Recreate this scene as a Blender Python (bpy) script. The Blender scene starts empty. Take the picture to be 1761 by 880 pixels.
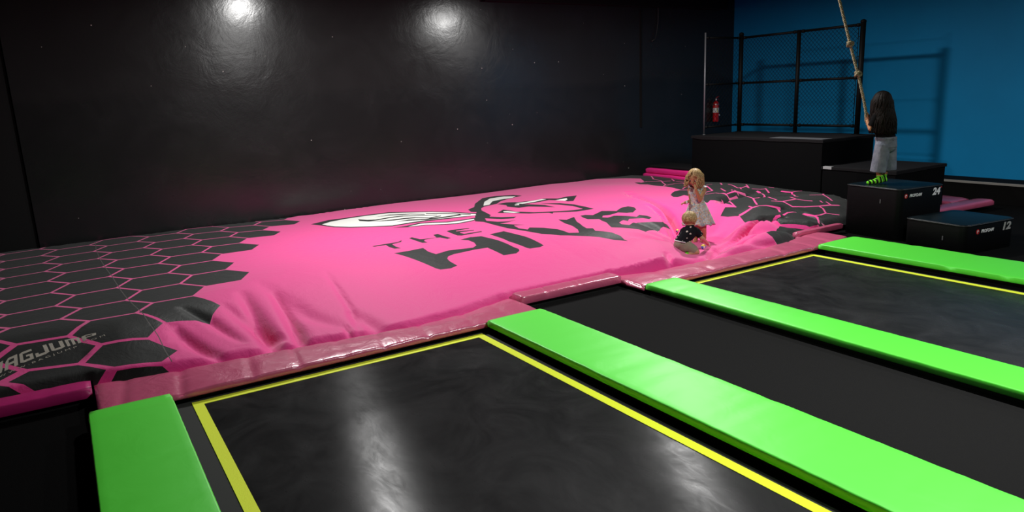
import bpy, bmesh, math, random
import numpy as np
from mathutils import Vector, Matrix, Euler, Quaternion
from mathutils.geometry import delaunay_2d_cdt

random.seed(7)
scene = bpy.context.scene
COL = scene.collection
PI = math.pi
CAM_H = 1.95          # eye height above the trampoline beds (z = 0)

# ------------------------------------------------------------------ objects
def tag(o, label=None, cat=None, group=None, kind=None):
    if label: o['label'] = label
    if cat: o['category'] = cat
    if group: o['group'] = group
    if kind: o['kind'] = kind
    return o

def empty(name, loc, label, cat, group=None):
    o = bpy.data.objects.new(name, None)
    o.empty_display_size = .1
    COL.objects.link(o); o.location = loc
    return tag(o, label, cat, group)

def link(name, me, mat, parent=None, smooth=False):
    o = bpy.data.objects.new(name, me)
    COL.objects.link(o)
    for m in (mat if isinstance(mat, (list, tuple)) else [mat]):
        if m: me.materials.append(m)
    if smooth:
        me.polygons.foreach_set('use_smooth', [True] * len(me.polygons))
    if parent:
        p, off = parent, Vector()
        while p: off += p.location; p = p.parent
        me.transform(Matrix.Translation(-off))
        o.parent = parent
    return o

def obj(name, bm, mat, parent=None, smooth=False):
    """a mesh object from a bmesh built in world metres"""
    bmesh.ops.recalc_face_normals(bm, faces=bm.faces)
    me = bpy.data.meshes.new(name); bm.to_mesh(me); bm.free()
    return link(name, me, mat, parent, smooth)

def sub(name, bm, mat, parent, smooth=False):
    return obj(name, bm, mat, parent, smooth)

# ------------------------------------------------------------------ shapes
def add_box(bm, x0, x1, y0, y1, z0, z1, bev=0.0, seg=2, M=None):
    m = Matrix.Translation(((x0 + x1) / 2, (y0 + y1) / 2, (z0 + z1) / 2)) @ Matrix.Diagonal((x1 - x0, y1 - y0, z1 - z0, 1))
    t = bmesh.new()
    bmesh.ops.create_cube(t, size=1, matrix=m)
    if bev:
        bmesh.ops.bevel(t, geom=t.edges[:], offset=bev, segments=seg, profile=.5, affect='EDGES')
    if M: t.transform(M)
    me = bpy.data.meshes.new('t'); t.to_mesh(me); t.free(); bm.from_mesh(me); bpy.data.meshes.remove(me)

def box(*a, **k):
    bm = bmesh.new(); add_box(bm, *a, **k); return bm

def add_tube(bm, pts, r, n=8, cap=True):
    """tube along points; r a number or one radius per point"""
    pts = [Vector(p) for p in pts]
    rs = r if isinstance(r, (list, tuple)) else [r] * len(pts)
    rings = []; up = None
    for i, p in enumerate(pts):
        d = (pts[min(i + 1, len(pts) - 1)] - pts[max(i - 1, 0)])
        d = d.normalized() if d.length > 1e-9 else Vector((0, 0, 1))
        if up is None:
            up = Vector((0, 0, 1)) if abs(d.z) < .9 else Vector((1, 0, 0))
        a = d.cross(up)
        if a.length < 1e-6: a = d.cross(Vector((0, 1, 0)))
        a.normalize(); b = a.cross(d).normalized(); up = b
        rings.append([bm.verts.new(p + rs[i] * (math.cos(2 * PI * k / n) * a + math.sin(2 * PI * k / n) * b)) for k in range(n)])
    for u, v in zip(rings, rings[1:]):
        for k in range(n):
            bm.faces.new((u[k], u[(k + 1) % n], v[(k + 1) % n], v[k]))
    if cap:
        bm.faces.new(rings[0][::-1]); bm.faces.new(rings[-1])

def tube(pts, r, n=8):
    bm = bmesh.new(); add_tube(bm, pts, r, n); return bm

def add_ball(bm, c, r, M=None, u=16, v=10):
    r = r if isinstance(r, (tuple, list)) else (r, r, r)
    m = Matrix.Translation(c) @ (M.to_4x4() if M else Matrix.Identity(4)) @ Matrix.Diagonal((*r, 1))
    bmesh.ops.create_uvsphere(bm, u_segments=u, v_segments=v, radius=1, matrix=m)

def add_cap(bm, a, b, ra, rb, n=14):
    """tapered capsule from a to b"""
    a, b = Vector(a), Vector(b); d = b - a
    L = d.length
    if L < 1e-6: return add_ball(bm, a, ra)
    d /= L
    pts, rs = [], []
    for k in range(5):
        t = PI / 2 * k / 4
        pts.append(a - d * ra * math.cos(t)); rs.append(max(ra * math.sin(t), ra * .04))
    for k in range(5):
        t = PI / 2 * k / 4
        pts.append(b + d * rb * math.sin(t)); rs.append(max(rb * math.cos(t), rb * .04))
    add_tube(bm, pts, rs, n)

def add_frustum(bm, a, b, ra, rb, n=24):
    """flat-ended cone between two points, elliptic radii allowed as (r1, r2)"""
    add_tube(bm, [a, b], [ra, rb], n)

def add_lathe(bm, prof, c, n=24):
    rings = [[bm.verts.new((c[0] + r * math.cos(2 * PI * k / n), c[1] + r * math.sin(2 * PI * k / n), c[2] + z)) for k in range(n)] for r, z in prof]
    for u, v in zip(rings, rings[1:]):
        for k in range(n): bm.faces.new((u[k], u[(k + 1) % n], v[(k + 1) % n], v[k]))
    bm.faces.new(rings[0][::-1]); bm.faces.new(rings[-1])

def wob(x, y, s=0.0):
    """smooth wrinkle noise in [-1, 1]"""
    from mathutils import noise
    return noise.noise(Vector((x, y, s)))

def cushion(axis, u0, u1, vfun, z0, z1, n=90, m=14, r=.02, amp=.004, freq=(5, 9), seed=0., notch=(), zfun=None):
    """a stuffed pad: rounded-rectangle sections swept along x or y, its cover wrinkled"""
    bm = bmesh.new(); rings = []
    for i in range(n + 1):
        t = i / n; u = u0 + (u1 - u0) * t
        v0, v1 = vfun(u)
        e = min(i, n - i)
        ins = (.6, .18, .0)[e] * r if e < 3 else 0
        zz0, zz1 = (zfun(u) if zfun else (z0, z1))
        prof = []
        for k in range(m + 1):
            prof.append((v0 + r + (v1 - v0 - 2 * r) * k / m, zz1, 'top'))
        for k in range(1, 4):
            a = PI / 2 * k / 4; prof.append((v1 - r + r * math.sin(a), zz1 - r + r * math.cos(a), 'e'))
        prof += [(v1, zz1 - r, 's'), (v1, zz0 + r * .5, 's'), (v1 - r * .5, zz0, 'b'), (v0 + r * .5, zz0, 'b'), (v0, zz0 + r * .5, 's'), (v0, zz1 - r, 's')]
        for k in range(3, 0, -1):
            a = PI / 2 * k / 4; prof.append((v0 + r - r * math.sin(a), zz1 - r + r * math.cos(a), 'e'))
        ring = []
        for v, z, w in prof:
            if w == 'top' or w == 'e':
                vv = (v - v0) / (v1 - v0)
                dz = amp * (wob(u * freq[0], v * freq[1], seed) + .5 * wob(u * freq[0] * 2.3 + 3, v * freq[1] * 2.1, seed + 4))
                dz += amp * 1.5 * math.sin(PI * max(0, min(1, vv)))
                for q, wd, dp in notch:
                    dz -= dp * math.exp(-((u - q - .06 * (vv - .5)) / wd) ** 2)
                z = z + dz - ins
            if w in ('s', 'e'):
                s = amp * .8 * wob(u * freq[0] * 3, z * 20, seed + 9)
                v = v + s + (ins if v < (v0 + v1) / 2 else -ins)
            ring.append(bm.verts.new((u, v, z) if axis == 'x' else (v, u, z)))
        rings.append(ring)
    K = len(rings[0])
    for a, b in zip(rings, rings[1:]):
        for k in range(K): bm.faces.new((a[k], a[(k + 1) % K], b[(k + 1) % K], b[k]))
    bm.faces.new(rings[0][::-1]); bm.faces.new(rings[-1])
    return bm

def rounded_block(cx, cy, sx, sy, z0, z1, rc, rt, rot=0., n=8):
    """upright block with rounded vertical corners and a small bevel round the top; cx, cy its near-left corner, turned by rot"""
    bm = bmesh.new(); ca, sa = math.cos(rot), math.sin(rot)
    def loop(ins, z):
        out = []
        r = max(rc - ins, .004)
        for (x, y, a0) in ((sx - rc, sy - rc, 0), (rc, sy - rc, PI / 2), (rc, rc, PI), (sx - rc, rc, 1.5 * PI)):
            for k in range(n + 1):
                a = a0 + PI / 2 * k / n
                px, py = x + r * math.cos(a), y + r * math.sin(a)
                out.append(bm.verts.new((cx + px * ca - py * sa, cy + px * sa + py * ca, z)))
        return out
    lv = [loop(rt * .4, z0), loop(0, z0 + rt * .4)]
    lv.append(loop(0, z1 - rt))
    for k in range(1, 4):
        a = PI / 2 * k / 3; lv.append(loop(rt * (1 - math.cos(a)), z1 - rt + rt * math.sin(a)))
    for a, b in zip(lv, lv[1:]):
        K = len(a)
        for k in range(K): bm.faces.new((a[k], a[(k + 1) % K], b[(k + 1) % K], b[k]))
    bm.faces.new(lv[0][::-1]); bm.faces.new(lv[-1])
    return bm

def text_bm(s, size, shear=0., offset=0., depth=.0012, spacing=1.0):
    """lettering as a mesh in the xy plane, left-bottom at the origin; returns bmesh, width, height"""
    cu = bpy.data.curves.new('lettering', 'FONT')
    cu.body = s; cu.size = size; cu.shear = shear; cu.offset = offset; cu.extrude = depth / 2; cu.space_character = spacing
    cu.resolution_u = 4
    o = bpy.data.objects.new('lettering', cu); COL.objects.link(o)
    bpy.context.view_layer.update()
    me = bpy.data.meshes.new_from_object(o.evaluated_get(bpy.context.evaluated_depsgraph_get()))
    bpy.data.objects.remove(o); bpy.data.curves.remove(cu)
    bm = bmesh.new(); bm.from_mesh(me); bpy.data.meshes.remove(me)
    xs = [v.co.x for v in bm.verts]; ys = [v.co.y for v in bm.verts]
    bmesh.ops.translate(bm, verts=bm.verts, vec=(-min(xs), -min(ys), 0))
    return bm, max(xs) - min(xs), max(ys) - min(ys)

# ------------------------------------------------------------------ materials
def lin(c):
    return tuple(((v / 255) / 12.92 if v / 255 <= .04045 else ((v / 255 + .055) / 1.055) ** 2.4) for v in c) + (1,)

class Mat:
    def __init__(s, name, color, rough=.5, spec=.5, metal=0., sheen=0., coat=0., coat_rough=.2):
        s.m = bpy.data.materials.new(name); s.m.use_nodes = True
        s.t = s.m.node_tree; s.b = s.t.nodes['Principled BSDF']
        s.set('Base Color', color if len(color) == 4 else tuple(color) + (1,)); s.set('Roughness', rough)
        s.set('Specular IOR Level', spec); s.set('Metallic', metal)
        if sheen: s.set('Sheen Weight', sheen); s.set('Sheen Roughness', .5)
        if coat: s.set('Coat Weight', coat); s.set('Coat Roughness', coat_rough)
        s.co = None
    def set(s, k, v): s.b.inputs[k].default_value = v
    def node(s, kind, **kw):
        n = s.t.nodes.new(kind)
        for k, v in kw.items():
            if hasattr(n, k): setattr(n, k, v)
            else: n.inputs[k].default_value = v
        return n
    def lk(s, a, b): s.t.links.new(a, b)
    def coords(s, scale=(1, 1, 1), rot=(0, 0, 0)):
        tc = s.node('ShaderNodeTexCoord'); mp = s.node('ShaderNodeMapping')
        mp.inputs['Scale'].default_value = scale; mp.inputs['Rotation'].default_value = rot
        s.lk(tc.outputs['Object'], mp.inputs['Vector']); return mp.outputs['Vector']
    def noise(s, scale, detail=3, rough=.5, stretch=(1, 1, 1), dist=0.):
        n = s.node('ShaderNodeTexNoise'); n.inputs['Scale'].default_value = scale; n.inputs['Detail'].default_value = detail
        n.inputs['Roughness'].default_value = rough; n.inputs['Distortion'].default_value = dist
        s.lk(s.coords(stretch), n.inputs['Vector']); return n.outputs['Fac']
    def ramp(s, fac, stops):
        r = s.node('ShaderNodeValToRGB'); e = r.color_ramp.elements
        while len(e) < len(stops): e.new(.5)
        for q, (p, c) in zip(e, stops): q.position = p; q.color = c if len(c) == 4 else tuple(c) + (1,)
        s.lk(fac, r.inputs['Fac']); return r.outputs['Color']
    def bump(s, h, strength=.3, dist=.01, prev=None):
        b = s.node('ShaderNodeBump'); b.inputs['Strength'].default_value = strength; b.inputs['Distance'].default_value = dist
        s.lk(h, b.inputs['Height'])
        if prev: s.lk(prev, b.inputs['Normal'])
        return b.outputs['Normal']
    def normal(s, n): s.lk(n, s.b.inputs['Normal']); s.lk(n, s.b.inputs['Coat Normal']) if 'Coat Normal' in s.b.inputs else None
    def color(s, c): s.lk(c, s.b.inputs['Base Color'])
    def rough(s, c): s.lk(c, s.b.inputs['Roughness'])
    def mix(s, fac, a, b):
        m = s.node('ShaderNodeMix', data_type='RGBA')
        if isinstance(fac, (int, float)): m.inputs[0].default_value = fac
        else: s.lk(fac, m.inputs[0])
        for k, v in ((6, a), (7, b)):
            if isinstance(v, tuple): m.inputs[k].default_value = v if len(v) == 4 else v + (1,)
            else: s.lk(v, m.inputs[k])
        return m.outputs[2]
    def math(s, op, a, b=None):
        m = s.node('ShaderNodeMath', operation=op)
        for k, v in ((0, a), (1, b)):
            if v is None: continue
            if isinstance(v, (int, float)): m.inputs[k].default_value = v
            else: s.lk(v, m.inputs[k])
        return m.outputs[0]

def vinyl(name, col, rough=.38, spec=.5, coat=.0, bs=.25, scale=9, fine=60, dist=.012):
    m = Mat(name, col, rough, spec, coat=coat, coat_rough=.25)
    n1 = m.bump(m.noise(scale, 4, .55, dist=.6), bs, dist)
    n2 = m.bump(m.noise(fine, 2), bs * .25, .003, n1)
    m.normal(n2)
    return m.m
def cloth(name, col, rough=.85, sheen=.2, spec=.2, bs=.2, scale=300):
    m = Mat(name, col, rough, spec, sheen=sheen)
    m.normal(m.bump(m.noise(scale, 2), bs, .002)); return m.m

PINK_BAG = (.76, .040, .255)
def bag_mat(name, col, spec=.3, rough=.55, sheen=.1):
    m = Mat(name, col, rough, spec, sheen=sheen)
    n = m.bump(m.noise(3.2, 5, .6, (1.0, 1.0, 1), 1.2), .30, .03)
    n = m.bump(m.noise(14, 3, .6, (1, .45, 1), 1.5), .16, .012, n)
    n = m.bump(m.noise(420, 2), .12, .001, n)
    m.normal(n); return m.m
M = {}
M['bag_pink'] = bag_mat('hot pink bag fabric', PINK_BAG, .22, .62, .35)
M['bag_dark'] = bag_mat('charcoal print on bag fabric', (.0125, .0135, .0125), .32, .55, .10)
M['bag_white'] = bag_mat('white print on bag fabric', (.80, .79, .74), .3)
M['bag_seam'] = bag_mat('grey seam thread', (.09, .08, .075), .3)
M['bag_letters'] = bag_mat('stone grey print', (.42, .38, .32), .3)
M['pad_pink'] = vinyl('dusty pink vinyl', (.58, .10, .20), .30, .9, coat=.5, bs=.6, scale=4.5, fine=26, dist=.02)
M['pad_magenta'] = vinyl('magenta vinyl', (.47, .020, .155), .42, .4, bs=.18, scale=7)
M['pad_hot'] = vinyl('bright pink vinyl', (.75, .025, .22), .45, .4, bs=.25, scale=7)
M['pad_green'] = vinyl('lime green vinyl', (.10, .82, .046), .46, .9, coat=.0, bs=.14, scale=3.5, fine=18, dist=.02)
M['rail'] = Mat('black steel rail', (.006, .006, .006), .5).m
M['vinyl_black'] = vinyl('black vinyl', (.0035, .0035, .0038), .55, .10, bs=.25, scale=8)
M['vinyl_top'] = vinyl('black vinyl top with painted blue reflection', (.003, .007, .009), .36, .22, bs=.08, scale=5)  # black box tops, the blue wall's reflection tinted into their base colour
M['black_cloth'] = cloth('black felt', (.004, .004, .0042), .95, 0, .02)
M['black_cloth_top'] = cloth('black carpet', (.011, .0105, .011), .95, 0, .05)
M['tape'] = cloth('worn grey tape', (.09, .09, .095), .6, 0, .4)
M['tape_light'] = cloth('pale tape', (.30, .30, .30), .6, 0, .4)
M['steel_black'] = Mat('black powder coated steel', (.002, .002, .002), .6, .12).m
M['galv'] = Mat('dull grey steel', (.16, .16, .17), .42, .5, .4).m
M['white_ink'] = Mat('white ink', (.80, .80, .80), .5).m
M['grey_ink'] = Mat('worn white ink', (.38, .38, .36), .5).m
M['red_ink'] = Mat('red ink', (.45, .012, .012), .5).m
M['yellow_line'] = cloth('fluorescent yellow webbing', (.86, .98, .03), .6, .1, .3, .5, 160)
M['red_paint'] = Mat('red enamel', (.52, .006, .008), .25, .6, coat=.4).m
M['label_white'] = Mat('paper label', (.72, .72, .70), .5).m
M['label_yellow'] = Mat('yellow label print', (.72, .52, .03), .5).m
M['label_blue'] = Mat('blue label print', (.25, .28, .5), .5).m
M['chrome'] = Mat('brushed metal', (.6, .6, .6), .3, .5, 1.).m
M['rubber'] = Mat('black rubber', (.012, .012, .012), .5).m

# trampoline bed: woven, worn to a sheen in streaks
def bed_material():
    m = Mat('black woven trampoline bed', (.03, .03, .03), .2, .5)
    sm = m.noise(2.0, 6, .62, (1, .8, 1), 1.6)
    sc = m.noise(7, 5, .7, (1.6, .45, 1), 1.4)
    m.color(m.mix(m.ramp(sm, [(.35, (0, 0, 0)), (.75, (1, 1, 1))]), (.014, .014, .0145), (.036, .036, .0365)))
    mix = m.math('ADD', m.math('MULTIPLY', sm, .5), m.math('MULTIPLY', sc, .5))
    m.rough(m.ramp(mix, [(.32, (.36,) * 3), (.68, (.24,) * 3)]))
    # jumped smooth in the middle, duller weave toward the border
    g = m.node('ShaderNodeTexGradient', gradient_type='SPHERICAL'); m.lk(m.coords((.72, .62, 0)), g.inputs['Vector'])
    worn = m.ramp(g.outputs['Fac'], [(.0, (.10,) * 3), (.55, (.55,) * 3), (1, (1,) * 3)])
    m.lk(m.math('MULTIPLY', m.math('MULTIPLY', m.ramp(mix, [(.3, (.45,) * 3), (.7, (1,) * 3)]), worn), .30), m.b.inputs['Specular IOR Level'])
    n = m.bump(m.noise(1.6, 3, .5), .05, .02)
    # the weave runs one way, so lamps smear along the bed
    tg = m.node('ShaderNodeTangent', direction_type='RADIAL', axis='X'); m.lk(tg.outputs[0], m.b.inputs['Tangent'])
    m.set('Anisotropic', .92)
    n = m.bump(m.noise(260, 2), .12, .0008, n)
    m.normal(n); return m.m
M['bed'] = bed_material()
def carpet_material(name, c0, c1):
    m = Mat(name, c0, .95, .04)
    f = m.noise(230, 2, .7)
    m.color(m.mix(f, c0 + (1,), c1 + (1,)))
    m.normal(m.bump(f, .6, .004)); return m.m
M['mat_carpet'] = carpet_material('charcoal roll mat', (.006, .006, .006), (.019, .019, .019))
M['floor'] = carpet_material('black floor carpet', (.0015, .0015, .0015), (.005, .005, .005))
M['webbing'] = cloth('black webbing', (.010, .010, .010), .7, .1, .3)

def black_wall():
    """semi-gloss black paint over block, filled and scuffed, with a duller dado and small paint chips"""
    m = Mat('black gloss wall paint', (.012, .012, .0125), .3, .5)
    tc = m.node('ShaderNodeTexCoord'); sp = m.node('ShaderNodeSeparateXYZ'); m.lk(tc.outputs['Object'], sp.inputs[0])
    z = sp.outputs['Z']
    wav = m.math('ADD', z, m.math('MULTIPLY', m.noise(.7, 3), .25))
    dado = m.ramp(wav, [(.0, (0, 0, 0)), (1, (1, 1, 1))])
    r = m.node('ShaderNodeMapRange'); r.inputs[1].default_value = 2.17; r.inputs[2].default_value = 2.30
    m.lk(wav, r.inputs[0]); band = r.outputs[0]
    patch = m.noise(1.3, 6, .65, (1, 1, 1), .8)
    base = m.mix(band, (.012, .012, .0125, 1), (.017, .0168, .017, 1))
    base = m.mix(m.ramp(patch, [(.45, (0, 0, 0)), (.8, (.35,) * 3)]), base, (.022, .022, .023, 1))
    v = m.node('ShaderNodeTexVoronoi', voronoi_dimensions='2D'); v.inputs['Scale'].default_value = 1.9; v.inputs['Randomness'].default_value = 1
    cb = m.node('ShaderNodeCombineXYZ'); m.lk(sp.outputs['X'], cb.inputs[0]); m.lk(z, cb.inputs[1]); m.lk(cb.outputs[0], v.inputs['Vector'])
    sepc = m.node('ShaderNodeSeparateColor'); m.lk(v.outputs['Color'], sepc.inputs[0])
    near = m.math('LESS_THAN', v.outputs['Distance'], m.math('ADD', .005, m.math('MULTIPLY', sepc.outputs[1], .011)))
    pick = m.math('LESS_THAN', sepc.outputs[0], .27)
    base = m.mix(m.math('MULTIPLY', near, pick), base, (.55, .5, .46, 1))
    m.color(base)
    rg = m.math('ADD', m.math('MULTIPLY', patch, .14), .16)
    m.rough(m.math('SUBTRACT', rg, m.math('MULTIPLY', band, .03)))
    n = m.bump(m.noise(2.6, 6, .62, (1, 1, 1), .5), .16, .02)
    n = m.bump(m.noise(60, 2, .5), .10, .002, n)
    m.normal(n); return m.m
M['wall_black'] = black_wall()
def plain_wall(name, col, rough=.6, spec=.3):
    m = Mat(name, col, rough, spec)
    p = m.noise(1.1, 5, .6)
    m.color(m.mix(p, tuple(c * .86 for c in col) + (1,), tuple(c * 1.12 for c in col) + (1,)))
    m.normal(m.bump(m.noise(45, 3), .12, .003)); return m.m
M['wall_blue'] = plain_wall('blue wall paint', (.003, .20, .43), .6, .15)
M['wall_dark'] = plain_wall('matt black paint', (.006, .006, .006), .7, .2)
M['ledge'] = plain_wall('dark brown ledge', (.005, .0046, .0044), .8, .05)
M['ledge_edge'] = Mat('pale metal edge strip', (.20, .19, .17), .5).m
# ------------------------------------------------------------------ the setting
def struct(name, bm, mat, label, cat='building part'):
    return tag(obj(name, bm, mat), label, cat, kind='structure')
WALL_Y, WALL_X = 11.0, 12.6
struct('floor', box(-3.2, 12.9, -3.2, 11.2, -.30, -.012), M['floor'], 'black carpeted floor under the pads and boxes', 'floor')
struct('wall_back', box(-.40, 12.75, WALL_Y, WALL_Y + .2, -.012, 4.6), M['wall_black'], 'long glossy black wall behind the pink airbag', 'wall')
struct('wall_far', box(-3.2, -.415, WALL_Y + .03, WALL_Y + .2, -.012, 4.6), M['wall_dark'], 'dark wall piece left of the upright joint', 'wall')
struct('wall_right', box(WALL_X, WALL_X + .15, -3.2, WALL_Y, -.012, 4.6), M['wall_blue'], 'blue painted wall behind the chain link fence', 'wall')
struct('wall_left', box(-3.2, -3.0, -3.2, WALL_Y + .03, -.012, 4.6), M['wall_dark'], 'black wall on the left', 'wall')
struct('wall_front', box(-3.0, WALL_X, -3.2, -3.0, -.012, 4.6), M['wall_dark'], 'black wall behind the viewer', 'wall')
struct('ceiling', box(-3.2, 12.75, -3.2, 11.2, 4.6, 4.75), M['wall_dark'], 'black ceiling', 'ceiling')
struct('trim_1', box(6.4, 12.25, WALL_Y - .12, WALL_Y - .002, 3.50, 3.78, .006), M['wall_dark'], 'dark beam along the top of the black wall', 'beam')
struct('trim_2', box(9.93, 9.965, WALL_Y - .022, WALL_Y - .002, 1.2, 3.45, .003), M['wall_dark'], 'thin upright joint strip on the black wall', 'trim')
# raised ledge along the foot of the blue wall
struct('baseboard_right', box(12.06, WALL_X - .002, -3.0, WALL_Y - .01, -.012, .318, .004), M['ledge'], 'dark raised ledge along the foot of the blue wall', 'ledge')
struct('trim_3', box(12.043, 12.060, -3.0, WALL_Y - .01, .286, .322, .002), M['ledge_edge'], 'pale edge strip of the ledge under the blue wall', 'trim')

# ------------------------------------------------------------------ the airbag
# ---- the airbag's surface: height above the floor at (x, y), numpy arrays in metres
def sstep(a, b, v):
    t = np.clip((v - a) / (b - a), 0, 1)
    return t * t * (3 - 2 * t)
BAG_FRONT_X = np.array([-9, -.07, -.05, .28, .63, 1.31, 2.25, 2.8, 3.29, 3.39, 3.41, 4.59, 4.6, 4.9, 5.2, 6.26, 7.06, 7.52, 7.60, 8.30, 8.40, 12])
BAG_FRONT_Y = np.array([5.69, 5.69, 5.66, 5.58, 5.54, 5.50, 5.38, 5.42, 5.56, 5.56, 5.57, 5.57, 5.565, 5.47, 5.43, 5.41, 5.42, 5.51, 5.66, 5.66, 5.71, 5.71])
def bag_front(x):
    return np.interp(x, BAG_FRONT_X, BAG_FRONT_Y)
CRATER = (6.62, 6.2)
def crease(x, y, pts, w, d):
    """a fold along a polyline: a groove of width w and depth d (negative raises a ridge) that dies out at both ends"""
    out = np.zeros(np.shape(x)); best = np.full(np.shape(x), 9.0)
    n = len(pts) - 1
    for i in range(n):
        (ax, ay), (bx, by) = pts[i], pts[i + 1]
        dx, dy = bx - ax, by - ay
        t = np.clip(((x - ax) * dx + (y - ay) * dy) / (dx * dx + dy * dy), 0, 1)
        q = np.hypot(x - ax - t * dx, y - ay - t * dy)
        u = (i + t) / n
        k = np.sin(np.pi * np.clip(u, 0, 1)) ** .7
        near = q < best
        best = np.where(near, q, best)
        out = np.where(near, -d * k * np.exp(-(q / (w * (.7 + .3 * k))) ** 2), out)
    return out
def bag_height(x, y):
    x = np.asarray(x, float); y = np.asarray(y, float)
    yf = bag_front(x)
    top = .348 - .0085 * (y - 6)
    # lazy front slope on the left half, full bulge in the middle, low by the children
    ramp = np.interp(x, [-3, .2, .7, 1.6, 2.4, 3.0, 5.2, 5.6, 6.4, 7.2, 9.6], [.75, .75, 1.1, 1.7, 1.9, 1.7, 1.2, .8, .9, .9, .9])
    lip = np.interp(x, [-3, .2, .7, 1.6, 2.4, 3.0, 4.6, 5.3, 5.8, 7.4, 8.2, 9.6], [.15, .15, .128, .122, .122, .135, .15, .16, .125, .125, .15, .16])
    z = lip + (top - lip) * sstep(0, 1, (y - yf) / ramp)
    # soft cushions and sags
    z = z + np.interp(x, [0, 2], [.002, .010]) * np.sin(1.9 * x + .6 * np.sin(1.1 * y)) * np.sin(1.3 * y + .8) * sstep(.3, 1.2, y - yf)
    z = z + .030 * np.sin(2.7 * x - 1.2) * np.sin(2.9 * y + .7 * x) * sstep(7.3, 8.6, x) * sstep(.2, .8, y - yf)
    # the hollow the two children sink into
    dx, dy = x - CRATER[0], y - CRATER[1]
    ca, sa = np.cos(.62), np.sin(.62)
    u, v = dx * ca + dy * sa, -dx * sa + dy * ca
    r = np.sqrt((u / 1.0) ** 2 + (v / .66) ** 2)
    pit = np.exp(-r ** 2.4 * .95)
    z = z * (1 - pit) + .035 * pit
    th = np.arctan2(dy, dx)
    rr = np.hypot(dx, dy)
    fold = (np.cos(7 * th + .8) * .5 + np.cos(12 * th + 2.1 + 1.3 * rr) * .32 + np.cos(19 * th + 1.2 * rr) * .18)
    z = z + .052 * fold * sstep(.28, .65, rr) * (1 - sstep(.9, 2.3, rr)) * sstep(-.1, .5, y - yf)
    for pts, w, d in CREASES:
        z = z + crease(x, y, pts, w, d)
    # the skirt: under the pads in front, down at the wall and along the platforms
    z = .045 + (z - .045) * sstep(-.005, .09, y - yf) ** .6
    z = z * (1 - sstep(10.83, 10.965, y) ** 2 * .9) * (1 - sstep(9.54, 9.63, x) ** 2 * .9)
    return np.maximum(z, .02)

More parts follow.
